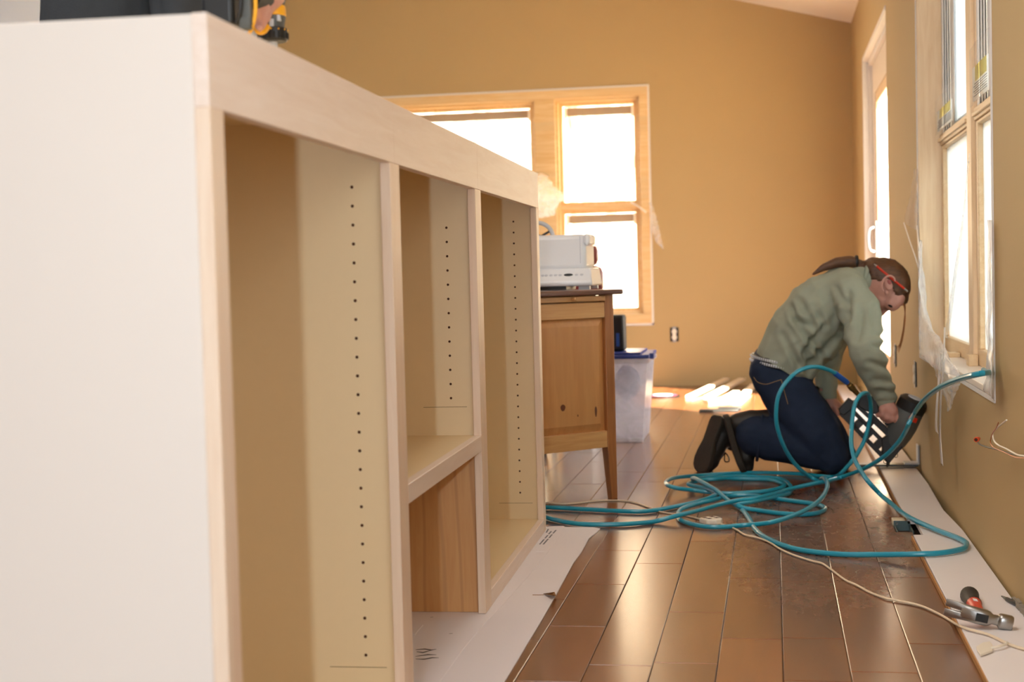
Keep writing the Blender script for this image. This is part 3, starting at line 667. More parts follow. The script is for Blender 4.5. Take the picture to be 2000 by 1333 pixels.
# cream tag
tg = MB(); tz = .0155
tg.poly([onZ(x, y, tz) for x, y in [(1915, 1284), (1908, 1275), (1907, 1268), (1920, 1260), (1934, 1258), (1938, 1265), (1939, 1275)]], (0, 0, .005))
tg.tube([onZ(1936, 1267, tz+.004), onZ(1950, 1264, tz+.006), onZ(1965, 1259, tz+.006), onZ(1967, 1256, tz+.006)], .003, 8)
obj('plug_cap', tg, M['cream'], cord, bevel=.0015, label='cream paddle shaped safety cap tied to the cord')

# ================================================================== AIR HOSE
def hp(x, y, z=None, Y=None): return onY(x, y, Y) if Y is not None else onZ(x, y, z if z is not None else .008)
S1 = [hp(*p) for p in [(1040, 990), (1100, 993), (1150, 996), (1240, 1000), (1280, 997), (1316, 990.6), (1352, 982.8), (1382, 974.4)]]
S1 += [hp(1395, 968.4, .014), hp(1398, 965, .018), hp(1393, 960, .022), hp(1376, 954, .022), hp(1357, 950, .022), hp(1345, 947, .022), hp(1347, 944, .02), hp(1354, 942, .016), hp(1376, 938, .016)]
S1 += [hp(*p) for p in [(1400, 936, .018), (1424, 935, .012), (1460, 936), (1500, 937), (1522, 942.5), (1532, 948), (1522, 954.5), (1495, 960), (1472, 962), (1436, 964), (1406, 963.6), (1376, 961, .012), (1352, 958, .016), (1328, 955, .026)]]
S1 += [hp(*p) for p in [(1310, 951, .034), (1301.6, 946, .036), (1302, 941, .034), (1310, 936, .028), (1328, 932.5, .02), (1364, 929.4), (1400, 927), (1436, 925), (1484, 924), (1517, 924.5), (1555, 926), (1580, 928), (1605, 931), (1628, 932)]]
S1 += [hp(1640, 927, .03), hp(1650, 917.5, .05), onY(1666, 899, 5.30), onY(1675, 886, 5.31), onY(1688.5, 860, 5.32), onY(1697, 830, 5.32), onY(1701, 806, 5.30), onY(1700, 784, 5.26), onY(1696, 771, 5.22), onY(1689, 768, 5.18), onY(1679, 774, 5.14), onY(1670, 790, 5.10), onY(1665, 817, 5.05), onY(1663, 844, 5.0), onY(1663, 871, 4.95), onY(1669, 897, 4.90), onY(1680, 918, 4.84), onY(1695, 940, 4.74), hp(1720, 967, .045), hp(1738, 982, .035), hp(1772, 1009, .030), hp(1823, 1033, .026), hp(1867, 1050, .024), hp(1885, 1059, .024), hp(1887.5, 1065, .024), hp(1879, 1073, .024), hp(1840, 1080.5, .024), hp(1789, 1083, .022), hp(1704, 1084, .012)]
S1 += [hp(*p) for p in [(1636, 1083), (1568, 1075.5), (1527, 1065), (1500, 1053), (1484, 1043), (1474, 1033), (1467, 1020), (1457.6, 1005.6), (1448, 995), (1436, 986.4, .012), (1424, 979, .016), (1412, 969.6, .024), (1400, 959, .034), (1382, 948, .04), (1364, 938.4, .042), (1356, 934.5, .040), (1352, 935.5, .034), (1355, 937, .026), (1366, 935, .02), (1390, 932.5, .014), (1440, 931), (1480, 932), (1510, 934), (1529.5, 938), (1540, 945), (1545, 953), (1544, 960.5), (1536, 966, .012), (1500, 974, .018), (1470, 981, .022), (1448, 984.5, .024), (1441, 987, .022), (1445, 990, .018), (1456, 993.5, .012), (1478, 997), (1517.5, 1002.5), (1555, 1005.5), (1585, 1004.5), (1603, 1000.5), (1611, 995), (1607, 989.5), (1592.5, 985), (1555, 980), (1517.5, 975), (1478, 969.5), (1448, 968), (1424, 970), (1394, 977, .02), (1360, 985, .02), (1337.6, 992, .018), (1328, 998, .014), (1324.5, 1005.6), (1326, 1013), (1334, 1019), (1358, 1026), (1382, 1029.6), (1412, 1030), (1448, 1027), (1480, 1024.5, .014), (1510, 1020, .024), (1547, 1008.5, .03), (1577, 995, .034), (1600, 978.5, .04), (1612, 962, .046), (1616, 948.5, .05), (1613, 938, .05), (1608, 934.5, .042), (1603.5, 936.5, .03), (1600, 940, .018)]]
S1 += [onY(1585, 933.5, 5.28), onY(1564, 918.5, 5.24), onY(1544.5, 896, 5.20), onY(1531, 872, 5.16), onY(1521, 846, 5.13), onY(1516, 820, 5.11), onY(1517.5, 786, 5.10), onY(1525, 763, 5.10), onY(1538, 744, 5.11), onY(1558, 726, 5.14), onY(1585, 717, 5.18), onY(1610, 720, 5.22), onY(1631, 729, 5.26)]
S2 = [hp(*p) for p in [(1040, 1004), (1067, 1011.5), (1088, 1017), (1114.5, 1022), (1146, 1025), (1200, 1025), (1240, 1023), (1280, 1019), (1322, 1008, .022), (1364, 998, .022), (1400, 987.6, .02), (1436, 979, .026), (1472, 974, .03), (1510, 965.5, .026), (1546, 955, .022), (1600, 943, .03), (1616, 940.5, .034), (1645, 932, .04)]]
S2 += [onY(1680, 919.5, 5.05), onY(1712, 902, 4.95), onY(1735, 885.5, 4.88), onY(1755, 864, 4.80), onY(1768, 844, 4.74), onY(1777, 824, 4.68), onX(1787, 806, .435), onX(1802, 785, .425), onX(1820, 768, .425), onX(1843, 753, .43), onX(1875.5, 740, .44), onX(1908.5, 731.5, .455)]
e_ = onX(1932, 728, .49); S2 += [e_, Vector((.545, 3.90, .482)), Vector((.57, 4.02, .467)), Vector((.575, 4.3, .464))]
link = [Vector((-.86, 4.55, .008)), Vector((-.95, 4.60, .008)), Vector((-1.00, 4.75, .008)), Vector((-.92, 4.84, .008))]
hose = empty('air_hose', onZ(1450, 970, 0), 'long teal air hose looped in coils on the plank floor', 'hose')
allp = smooth_path(list(reversed(S2))+link+S1, 5)
allp = [allp[0]]+[p for a, p in zip(allp, allp[1:]) if (p-a).length > 1e-4]
obj('tube', MB().tube(allp, .0072, 10), M['hose'], hose)
fa, fb, fc = onY(1629, 728, 5.26), onY(1655, 748, 5.30), onY(1661, 753, 5.31)
obj('sleeve', MB().tube([fa, fa.lerp(fb, .1), fa.lerp(fb, .9), fb], [.0085, .0095, .0100, .0090], 14), M['blue_sleeve'], hose, label='blue bend guard at hose end')
fd = onY(1676, 771, 5.34)
obj('coupling', MB().lathe(fb, fd, [(0, .006), (.004, .006), (.0045, .0085), (.010, .0085), (.011, .0105), (.022, .012), (.034, .012), (.040, .010), ((fd-fb).length, .008)], 16), M['brass'], hose, label='brass quick coupling')

# ================================================================== DESK (turned about 44 degrees)
DR = math.atan2(.695, .72)
desk = empty('writing_desk', (-.527, 4.955, 0), 'pine writing desk with dark top and tapered leg standing beyond the cabinet', 'desk', DR)
def dobj(n, mb, mt, **kw): return obj(n, mb, mt, desk, local=True, **kw)
DL, DD = .50, .95
dobj('desk_top', bx(-DL-.02, .028, -.022, DD+.02, .688, .706), M['desk_top'], bevel=.005)
dobj('side_slide', bx(-DL+.045, -.036, -.004, .3, .668, .686), M['desk_rail'], bevel=.002)
dobj('slide_knob', MB().lathe((-.175, -.004, .677), (-.175, -.03, .677), [(0, .003), (.008, .003), (.012, .0065), (.022, .006), (.025, .003)], 14), M['desk_rail'])
dobj('apron', bx(-DL+.045, -.036, .002, .022, .612, .664), M['desk_rail'], bevel=.0015)
dobj('bottom_rail', bx(-DL+.045, -.036, .002, .022, .177, .233), M['desk_rail'], bevel=.0015)
p = MB(); x0, x1, z0, z1, b = -DL+.045, -.036, .233, .612, .026
p.add([(x0, .016, z0), (x1, .016, z0), (x1, .016, z1), (x0, .016, z1), (x0+b, .005, z0+b), (x1-b, .005, z0+b), (x1-b, .005, z1-b), (x0+b, .005, z1-b)],
      [(0, 1, 5, 4), (1, 2, 6, 5), (2, 3, 7, 6), (3, 0, 4, 7), (4, 5, 6, 7)])
dobj('side_panel', p, M['desk_wood'], smooth=False, label='knotty pine raised panel')
kn = MB(); 
for (x, z, rx, rz) in ((-.215, .322, .010, .011), (-.155, .292, .0025, .004), (-.080, .300, .005, .018)):
    kn.add([(x+rx*math.cos(a)*(1+.08*math.sin(3*a)), .0046, z+rz*math.sin(a)) for a in [2*math.pi*k/18 for k in range(18)]], [tuple(range(18))])
dobj('knots', kn, M['knot'], smooth=False)
for (x, y) in ((-.036, .0), (-DL, .0), (-.036, DD-.04), (-DL, DD-.04)):
    g = MB(); w_ = .036; k = .024; ix = 0 if x < -.2 else w_-k; iy = 0
    g.add([(x+ix, y, 0), (x+ix+k, y, 0), (x+ix+k, y+k, 0), (x+ix, y+k, 0), (x, y, .18), (x+w_, y, .18), (x+w_, y+w_, .18), (x, y+w_, .18), (x, y, .688), (x+w_, y, .688), (x+w_, y+w_, .688), (x, y+w_, .688)],
          [(3, 2, 1, 0), (0, 1, 5, 4), (1, 2, 6, 5), (2, 3, 7, 6), (3, 0, 4, 7), (4, 5, 9, 8), (5, 6, 10, 9), (6, 7, 11, 10), (7, 4, 8, 11), (8, 9, 10, 11)])
    dobj('leg', g, M['desk_leg'], bevel=.0015)
dobj('added_carcass', bx(-DL+.022, -.022, .030, DD-.06, .19, .686), M['desk_leg'])  # body box added under the top to darken the floor reflection below
if 0: dobj('back_panel', MB().box(-.020, -.006, .036, DD-.04, .56, .688).box(-DL+.006, -DL+.02, .036, DD-.04, .18, .688), M['desk_wood'])

# white counter appliance on the desk
ZD = .706
ap = empty('bread_machine', (-.72, 5.2, ZD), 'white countertop appliance with oval badge and buttons on the desk', 'appliance')
xl, xr = -.90, onY(1172, 552, 5.26).x
g = MB(); pr = [(5.03, ZD+.012), (5.025, ZD+.028), (5.075, ZD+.074), (5.34, ZD+.074), (5.34, ZD+.012)]
g.poly([(xr-.002*(z > ZD+.05)*5, y, z) for y, z in pr], (xl-xr, 0, 0)); obj('base', g, M['white_pl'], ap, bevel=.006)
g = bx(xl, onY(1161, 500, 5.33).x, 5.085, 5.33, ZD+.070, onY(1160, 457, 5.085).z); obj('body', g, M['white_pl'], ap, bevel=.016)
zt_ = onY(1160, 457, 5.085).z
obj('lid_handle', bx(onY(1148, 470, 5.2).x, onY(1163, 470, 5.24).x, 5.070, 5.24, zt_-.040, zt_+.001), M['white_pl'], ap, bevel=.013)
obj('lid_seam', bx(xr-.047, xr-.045, 5.0845, 5.09, ZD+.09, zt_-.006), M['pale_grey'], ap)
sl = (Vector((0, 5.075, ZD+.074))-Vector((0, 5.025, ZD+.028))).normalized(); nn = Vector((0, -sl.z, sl.y))
g = MB(); bc = Vector((onY(1110, 530, 5.05).x, 5.05, ZD+.051))+nn*.0005
mt = Matrix((Vector((1, 0, 0)), sl, nn)).transposed()
g.ell(bc, (.016, .0068, .0015), 20, 8, mt); obj('badge', g, M['dark_grey'], ap, label='dark oval badge')
g = MB()
for px in (1060, 1067, 1076, 1085, 1094, 1126, 1136): g.ell(Vector((onY(px, 531, 5.05).x, 5.05, ZD+.051))+nn*.0003, (.0062, .0055, .0010), 14, 6, mt)
obj('buttons', g, M['pale_grey'], ap)
obj('tray', MB().box(xl+.02, onY(1106, 560, 5.05).x, 5.05, 5.30, ZD, ZD+.012), M['black'], ap)
obj('foot', MB().box(xr-.05, xr-.012, 5.05, 5.08, ZD, ZD+.012).box(xr-.05, xr-.012, 5.28, 5.31, ZD, ZD+.012), M['pale_grey'], ap)
# ring shaped item behind it
rc = onY(1050, 466, 5.46)
rg = empty('ring_fan', (rc.x, 5.46, ZD), 'small fan with pale grey ring and dark spokes behind the white appliance', 'fan')
obj('ring', MB().tube([rc+Vector((.058*math.cos(a), 0, .058*math.sin(a))) for a in [2*math.pi*k/36 for k in range(37)]], .008, 10, cap=False), M['pale_grey'], rg)
g = MB()
for k in range(6): a = k*math.pi/3+.5; g.bar(rc, rc+Vector((.055*math.cos(a), 0, .055*math.sin(a))), .008, .006)
g.lathe(rc+Vector((0, -.012, 0)), rc+Vector((0, .03, 0)), [(0, .016), (.042, .016)], 18); obj('spokes', g, M['dark_grey'], rg)
obj('stand', MB().box(rc.x-.008, rc.x+.008, 5.452, 5.468, ZD+.006, rc.z-.056).lathe((rc.x, 5.46, ZD), (rc.x, 5.46, ZD+.01), [(0, .04), (.007, .04), (.01, .01)], 20), M['pale_grey'], rg)

# maroon chair
xe = onY(1178, 530, 6.2).x; zt2 = onY(1168, 478, 6.2).z
ch = empty('padded_chair', (xe-.22, 6.32, 0), 'maroon padded chair standing behind the pine desk', 'chair')
g = MB(); xs = [(zt2-.02, .028), (zt2-.005, .012)]
obj('back_cushion', bx(xe-.44, xe-.020, 6.16, 6.24, zt2-.09, zt2), M['maroon'], ch, bevel=.026)
obj('back_cushion', bx(xe-.46, xe, 6.15, 6.24, zt2-.21, zt2-.088), M['maroon'], ch, bevel=.030)
obj('backrest', bx(xe-.43, xe-.03, 6.17, 6.23, .50, zt2-.20), M['maroon'], ch, bevel=.02)
obj('seat', bx(xe-.46, xe-.02, 6.18, 6.55, .40, .47), M['maroon'], ch, bevel=.02)
for (x, y) in ((xe-.44, 6.20), (xe-.27, 6.20), (xe-.44, 6.51), (xe-.27, 6.51)): obj('leg', MB().tube([(x, y, 0), (x, y, .40)], .012, 10), M['dark_steel'], ch)

# translucent storage bin
bn = empty('storage_bin', (-.76, 6.78, 0), 'clear plastic storage bin with a blue lid on floor beyond desk', 'bin')
xb0, xb1 = -.94, onY(1255, 864, 6.6).x; xt1 = onY(1265, 700, 6.6).x; zb = .375; g = MB(); t_ = xt1-xb1
A = [(xb0, 6.60, .004), (xb1, 6.60, .004), (xb1, 6.98, .004), (xb0, 6.98, .004)]; B = [(xb0-t_, 6.59, zb), (xt1, 6.59, zb), (xt1, 6.99, zb), (xb0-t_, 6.99, zb)]
g.add(A+B, [(3, 2, 1, 0), (0, 1, 5, 4), (1, 2, 6, 5), (2, 3, 7, 6), (3, 0, 4, 7)]); obj('tub', g, M['bin'], bn, solid=.0025, smooth=False)
obj('tub_rim', MB().box(xb0-.02, xt1+.01, 6.575, 6.60, zb-.02, zb).box(xt1-.008, xt1+.01, 6.60, 6.99, zb-.02, zb).box(xb0, xb1+.004, 6.594, 6.60, .0, .02), M['film'], bn, bevel=.003)
obj('lid', MB().box(xb0-.02, xt1+.008, 6.57, 7.0, zb+.001, zb+.018).box(xb0+.02, xt1-.03, 6.60, 6.97, zb+.018, zb+.027), M['lid'], bn, bevel=.006)
obj('latch', MB().box(xt1+.006, xt1+.026, 6.62, 6.72, zb-.004, zb+.022), M['lid'], bn, bevel=.004)
for (x, y, z, r, mt_) in ((-.66, 6.72, .26, .060, 'white_vinyl'), (-.68, 6.80, .095, .070, 'film')):
    j = obj('bagged_item', MB().ell((x, y, z), (r, r, r*1.25), 18, 12), M[mt_], label='pale rounded bundle seen through the side of the storage bin' if x == -.66 else ('clear wrapped bundle at the bottom inside the storage bin' if mt_ == 'film' else 'grey rounded bundle inside storage bin behind the desk leg'), cat='bundle', group='bundles inside the storage bin')
bgx = onY(1218, 650, 6.7).x
bgo = empty('tool_bag', (bgx-.06, 6.76, zb+.027), 'black bag with blue stripe standing on the blue bin lid', 'bag')
obj('bag_body', bx(bgx-.14, bgx, 6.70, 6.84, zb+.027, onY(1212, 616, 6.7).z), M['black_rub'], bgo, bevel=.012)
obj('stripe', bx(bgx-.034, bgx-.020, 6.697, 6.70, zb+.05, zb+.11), M['blue_sleeve'], bgo)

# ================================================================== NEAR THE FAR WALL
offs = [((1345, 776), (1419, 741), .030, .05, 9.76), ((1382, 776), (1450, 741), .034, .05, 9.76), ((1416, 779), (1438, 766), .03, .02, 9.1), ((1438, 785), (1474, 752), .034, .03, 9.6), ((1378, 784), (1426, 780), .04, .02, None)]
labs = ['leftmost sunlit pale wood offcut leaning toward far wall', 'second sunlit wood offcut leaning against the far wall', 'short wood offcut between the leaning ones on the far floor', 'rightmost sunlit wood offcut beside the kneeling worker', 'short wood offcut lying flat in front of the leaning ones']
for (a, b, w_, t_, Yb), lb in zip(offs, labs):
    A = onZ(*a, .010); B = onY(*b, Yb) if Yb else onZ(*b, .010)
    obj('wood_offcut', MB().bar(A, B, .018, w_*1.4, side=(1, 0, 0)), M['fresh_wood'], smooth=False, bevel=.002, label=lb, cat='offcut', group='wood offcuts by the far wall')
dc = onZ(1295, 776, .0); sb = empty('saw_blade', (dc.x, dc.y, 0), 'round packaged saw blade lying flat on the far sunlit floor', 'saw blade')
obj('rim', MB().lathe((dc.x, dc.y, 0), (dc.x, dc.y, .012), [(0, .100), (.010, .100), (.012, .096)], 36), M['black'], sb)
obj('red_band', MB().lathe((dc.x, dc.y, .012), (dc.x, dc.y, .014), [(0, .085), (.002, .084)], 32), M['disc'], sb)
obj('hub', MB().lathe((dc.x, dc.y-.02, .014), (dc.x, dc.y-.02, .017), [(0, .058), (.003, .056)], 28), M['paper'], sb)
a, b = onZ(1366, 803, .006), onZ(1442, 803, .006)
obj('straightedge', MB().box(a.x, b.x, a.y-.03, a.y+.05, .0, .012).box(b.x-.11, b.x+.012, a.y+.055, a.y+.12, 0, .016), M['dark_steel'], bevel=.002, label='dark metal straightedge on the floor behind the black shoes', cat='straightedge')
# torn film at far windows
def film(name, rows, mat, label, cat='plastic sheet', group=None, parent=None, wob=.008):
    R = [[Vector(p) for p in r] for r in rows]; k = max(2, 24//max(1, len(R[0])-1)); rows2 = [smooth_path(r, k) for r in R]
    cols = [smooth_path([rw_[i] for rw_ in rows2], 6) for i in range(len(rows2[0]))]
    G = [[cols[i][j] for i in range(len(cols))] for j in range(len(cols[0]))]
    for r in G:
        for i, p in enumerate(r):
            q = noise.noise(p*14)*wob+noise.noise(p*Vector((40, 40, 6)).x)*wob*.2; r[i] = p+Vector((-abs(q), q*.5, 0))
    return obj(name, MB().sheet(G), mat, parent, solid=.0012, label=label, cat=cat, group=group, angle=3)
film('plastic_sheet', [[onY(1046, 338, 9.795), onY(1058, 337, 9.795), onY(1072, 342, 9.79)], [onY(1046, 360, 9.70), onY(1060, 362, 9.66), onY(1084, 364, 9.62)], [onY(1046, 378, 9.66), onY(1066, 382, 9.58), onY(1110, 386, 9.52)], [onY(1046, 398, 9.66), onY(1062, 402, 9.60), onY(1092, 398, 9.58)], [onY(1046, 424, 9.7), onY(1060, 426, 9.66), onY(1084, 420, 9.62)]], M['film_clear'], 'crumpled pale plastic sheet at the far window beside the cabinet end', wob=.03)
film('plastic_scrap', [[onY(1268, 395, 9.76), onY(1274, 398, 9.78)], [onY(1272, 420, 9.74), onY(1284, 430, 9.78)], [onY(1276, 450, 9.74), onY(1292, 465, 9.78)], [onY(1280, 470, 9.76), onY(1297, 490, 9.79)]], M['film_clear'], 'torn plastic scrap hanging at right side of far window')
obj('plastic_strand', MB().tube(smooth_path([onY(1232, 396, 9.77), onY(1246, 403, 9.74), onY(1262, 415, 9.76)], 5), [.006]*11), M['white_trim'], label='white strip hanging across the corner of far window transom', cat='strip')

# ================================================================== PLASTIC AT THE RIGHT WINDOW
def rx(x, y, off=.02): return onX(x, y, XW-off)
film('window_film', [[rx(1797, 470), rx(1799, 470, .004), rx(1802, 474, .001)], [rx(1797, 540, .03), rx(1803, 545, .01), rx(1808, 555, .0)], [rx(1798, 600, .03), rx(1808, 615), rx(1816, 625, .005)], [rx(1798, 655, .02), rx(1820, 660, .04), rx(1840, 665, .02)], [rx(1799, 688, .012), rx(1824, 705, .03), rx(1864, 715, .03)], [rx(1812, 702, .008), rx(1832, 722, .02), rx(1886, 738, .02)]], M['film'], 'torn translucent plastic sheet bunched at the lower far corner of window', wob=.014)
film('window_film', [[rx(1824, 690, .03), rx(1840, 700, .05), rx(1866, 712, .035)], [rx(1829, 725, .04), rx(1848, 735, .06), rx(1880, 735, .03)], [rx(1834, 748, .04), rx(1855, 755, .05), rx(1876, 752, .03)], [rx(1848, 780, .03), rx(1856, 776, .04), rx(1868, 768, .03)], [rx(1854, 805, .03), rx(1857, 800, .04), rx(1860, 790, .03)]], M['film_clear'], 'clear plastic flap hanging below the window sill beside the white straps', wob=.014)
film('window_film', [[rx(1932, 430, .002), rx(1936, 430, .008), rx(1940, 430, .01)], [rx(1932, 600, .004), rx(1937, 600, .012), rx(1941, 600, .012)], [rx(1931, 690, .006), rx(1937, 692, .02), rx(1942, 694, .012)], [rx(1929, 735, .008), rx(1937, 738, .03), rx(1942, 745, .012)], [rx(1924, 760, .010), rx(1934, 770, .03), rx(1943, 784, .012)]], M['film'], 'narrow strip of plastic sheet along the near edge of window', wob=.012)
film('window_film', [[rx(1787, 330, .004), rx(1793, 330, .006)], [rx(1780, 380, .01), rx(1792, 380, .01)], [rx(1768, 425, .012), rx(1792, 425, .012)], [rx(1772, 440, .012), rx(1792, 450, .012)]], M['film_clear'], 'thin clear plastic scrap on wall at the far edge of window', wob=.006)
def ribbon(name, pts, w0, w1, mat, label, off=.05, group=None):
    P = [onX(x, y, XW-off) for x, y in pts]; P = smooth_path(P, 5); n = len(P)
    G = [[p-Vector((0, 1, 0))*((w0+(w1-w0)*i/(n-1))/2), p+Vector((.002, 0, 0)), p+Vector((0, 1, 0))*((w0+(w1-w0)*i/(n-1))/2)] for i, p in enumerate(P)]
    return obj(name, MB().sheet(G), mat, solid=.001, label=label, cat='strap', group=group, angle=3)
ribbon('plastic_strap', [(1838, 690), (1835, 720), (1832, 760), (1829, 800), (1828, 835), (1830, 846)], .035, .06, M['strap'], 'shorter white plastic strap hanging below right window', .06)
ribbon('plastic_strap', [(1845, 640), (1844, 690), (1841, 740), (1837, 790), (1836, 840), (1838, 880), (1840, 908)], .03, .055, M['strap'], 'longest white plastic strap hanging below right window', .05)
ribbon('plastic_strap', [(1893, 300), (1888, 350), (1882, 420), (1872, 490), (1862, 560), (1854, 620), (1846, 660)], .02, .10, M['film_clear'], 'long translucent plastic ribbon hanging across the window panes', .01)
ribbon('plastic_strap', [(1765, 435), (1776, 470), (1788, 505), (1798, 540)], .03, .03, M['strap'], 'thin plastic strand slanting at the far edge of window', .015)
ribbon('plastic_strap', [(1791, 440), (1794, 480), (1798, 520), (1802, 570)], .05, .06, M['strap'], 'white folded plastic edge running down the far window edge', .006)

# hardware packets propped on the window transoms
def packet(cy, y0, y1, z0, z1, label, lean):
    e = empty('hardware_packet', (X1-.03, (y0+y1)/2, z0), label, 'packet', group='hardware packets on the window')
    xo = X1-.016
    g = MB(); rows = []
    for i in range(7):
        t = i/6; z = z0+(z1-z0)*t; b = .012*math.sin(math.pi*min(1, t*1.15)); sk = lean*t
        rows.append([Vector((xo-.004-b*math.sin(math.pi*k/6), y0+(y1-y0)*k/6+sk, z+.004*math.sin(k*2+i))) for k in range(7)])
    g.sheet(rows); obj('bag', g, M['bag'], e, angle=3)
    w0, w1 = y0+(y1-y0)*.12, y1-(y1-y0)*.12; h = z0+(z1-z0)*.05; h1 = z0+(z1-z0)*.62
    obj('leaflet', bx(xo-.003, xo-.001, w0, w1, h, h1), M['leaflet'], e, smooth=False)
    obj('yellow_panel', bx(xo-.0036, xo-.0031, w0+(w1-w0)*.08, w1-(w1-w0)*.2, h+(h1-h)*.55, h1), M['yellow_print'], e, smooth=False)
    g = MB()
    for k in range(6): zz = h+(h1-h)*(.12+.07*k); g.box(xo-.0036, xo-.0031, w0+.02, w1-.03-(k % 2)*.02, zz, zz+.0022)
    g.box(xo-.004, xo-.0032, (w0+w1)/2-.006, (w0+w1)/2, h, h1)
    obj('print', g, M['ink'], e, smooth=False, kind='stuff')
def yb(x, y): return onX(x, y, X1-.016)
a = yb(1822, 258); b = yb(1866, 182); packet(0, yb(1866, 220).y, yb(1828, 250).y, TZ1+.001, a.z*0+yb(1840, 185).z, 'smaller clear packet with yellow and white leaflet on the far transom', .01)
packet(0, yb(1938, 190).y, yb(1897, 190).y, TZ1+.001, yb(1915, 75).z, 'larger clear packet with yellow and white leaflet on the near transom', .0)

# ================================================================== OUTDOORS
hl = MB(); rows = []
for i in range(22):
    y = 12+i*2.2; rows.append([Vector((-30+k*3, y, -1.2+max(0, (y-14))*.42+noise.noise(Vector((k*.4, i*.4, 0)))*.8)) for k in range(16)])
hl.sheet(rows); obj('hillside', hl, M['hill'], keep=True, kind='structure', solid=.05)
tr = random.Random(11)
tl = ['bare pale tree nearest behind the tall far window', 'bare tree second behind the tall far window', 'bare thin tree left behind far picture window', 'bare tree with forked trunk behind picture window', 'bare tree in the middle of the picture window', 'bare tree far up the slope behind the windows']
for (px, Y), lb in zip(((1135, 15), (1225, 21), (880, 18), (950, 24), (1020, 30), (1175, 36)), tl):
    x = onY(px, 400, Y).x; z0 = -1.2+max(0, Y-14)*.42-.3
    t = MB(); 
    def branch(p, d, ln, r, dep):
        q = p+d*ln; t.tube([p, p.lerp(q, .5)+Vector((tr.uniform(-.05, .05),)*3)*ln, q], [r, r*.85, r*.65], 6, mi=0)
        if dep == 0: return
        for _ in range(3): branch(p.lerp(q, tr.uniform(.5, 1)), (d+Vector((tr.uniform(-.7, .7), tr.uniform(-.4, .4), tr.uniform(-.1, .6)))).normalized(), ln*.66, r*.55, dep-1)
    branch(Vector((x, Y, z0)), Vector((tr.uniform(-.15, .15), 0, 1)).normalized(), 2.3, .10, 4)
    obj('bare_tree', t, M['bark'], label=lb, cat='tree', group='bare trees on the slope outside')
obj('ground', bx(-30, 30, 9.99, 14.5, -1.4, -1.2), M['hill'], keep=True, kind='structure', smooth=False)
obj('ground', bx(.7, 30, -15, 9.98, -1.4, -1.2), M['hill'], keep=True, kind='structure', smooth=False)

# ================================================================== NAIL GUN
NG = 5.36
def N(x, y, Y=NG): return onY(x, y, Y)
gun = empty('nail_gun', N(1733, 912), 'black air nail gun with grey barrel held by the kneeling worker', 'nail gun')
ba, bb = N(1786, 781, 5.345), N(1744, 872, 5.375); bl_ = (bb-ba).length
obj('barrel', MB().lathe(ba, bb, [(.018, .046), (.024, .0495), (bl_*.55, .0495), (bl_*.72, .046), (bl_*.9, .038), (bl_, .030)], 28), M['grey_pl'], gun)
obj('barrel_cap', MB().lathe(ba, bb, [(-.006, .030), (-.004, .041), (.004, .050), (.030, .0515), (.040, .0505)], 28), M['black'], gun, label='ribbed black end cap')
dba = (bb-ba).normalized()
obj('exhaust_disc', MB().lathe(ba-dba*.0095, bb, [(0, .020), (.0015, .025), (.004, .026)], 20), M['pale_grey'], gun, label='light grey exhaust disc')
obj('red_badge', MB().obox(N(1783, 820, 5.305), Vector((.014, .004, -.006)), Vector((0, .002, 0)), Vector((.003, 0, .008))), M['red'], gun, bevel=.002)
gth = .026
def gp(pts, Y0=NG, t=gth): return MB().poly([N(x, y, Y0-t/2) for x, y in pts], (0, t, 0))
obj('air_inlet_block', gp([(1674, 771), (1684, 768), (1712, 778), (1718, 806), (1708, 810), (1690, 803), (1677, 795)], t=.040), M['black'], gun, bevel=.004)
obj('grip', MB().tube([N(1704, 792), N(1722, 803), N(1745, 822), N(1762, 838)], [.017, .016, .0165, .02], 14), M['black_rub'], gun)
obj('trigger', MB().tube(smooth_path([N(1728, 826), N(1733, 829), N(1738, 826), N(1742, 832)], 4), .0055, 10), M['black'], gun)
# magazine: rails and rungs
def rail(a, b, w_, t=gth): return MB().bar(N(*a), N(*b), w_, t)
obj('magazine_rail', rail((1641, 806), (1727, 895), .015), M['black'], gun, bevel=.002)
obj('magazine_rail', rail((1655, 792), (1741, 880), .014), M['black'], gun, bevel=.002)
obj('magazine_rail', rail((1665, 784), (1750, 864), .014), M['black'], gun, bevel=.002)
for t in (.13, .33, .55, .78, .98):
    a = (1641+86*t, 806+89*t); b = (1655+86*t, 792+88*t); obj('magazine_rung', rail(a, b, .026 if t < .95 else .04), M['black'], gun, bevel=.002)
for t in (.05, .46, .92):
    a = (1655+86*t, 792+88*t); b = (1665+85*t, 784+80*t); obj('magazine_rung', rail(a, b, .022), M['black'], gun, bevel=.002)
obj('magazine_cap', gp([(1638, 800), (1658, 778), (1670, 786), (1664, 800), (1648, 812), (1640, 808)], t=.036), M['black'], gun, bevel=.003)
obj('brace', rail((1698, 806), (1742, 850), .012), M['black'], gun, bevel=.002)
obj('nose', gp([(1722, 858), (1744, 846), (1764, 862), (1762, 876), (1748, 893), (1738, 905), (1729, 902), (1724, 892)], t=.034), M['black'], gun, bevel=.003)
obj('nose_tip', MB().tube([N(1736, 898), N(1734, 908), N(1733, 912)], [.008, .006, .004], 10), M['dark_steel'], gun)
for (x, y, r) in ((1729, 902, .0055), (1750, 890, .006), (1733, 910, .004)):
    c = N(x, y, NG-.018); obj('wire_loop', MB().tube([c+Vector((r*math.cos(a), 0, r*1.3*math.sin(a))) for a in [2*math.pi*k/14 for k in range(15)]], .0012, 6, cap=False), M['black'], gun)

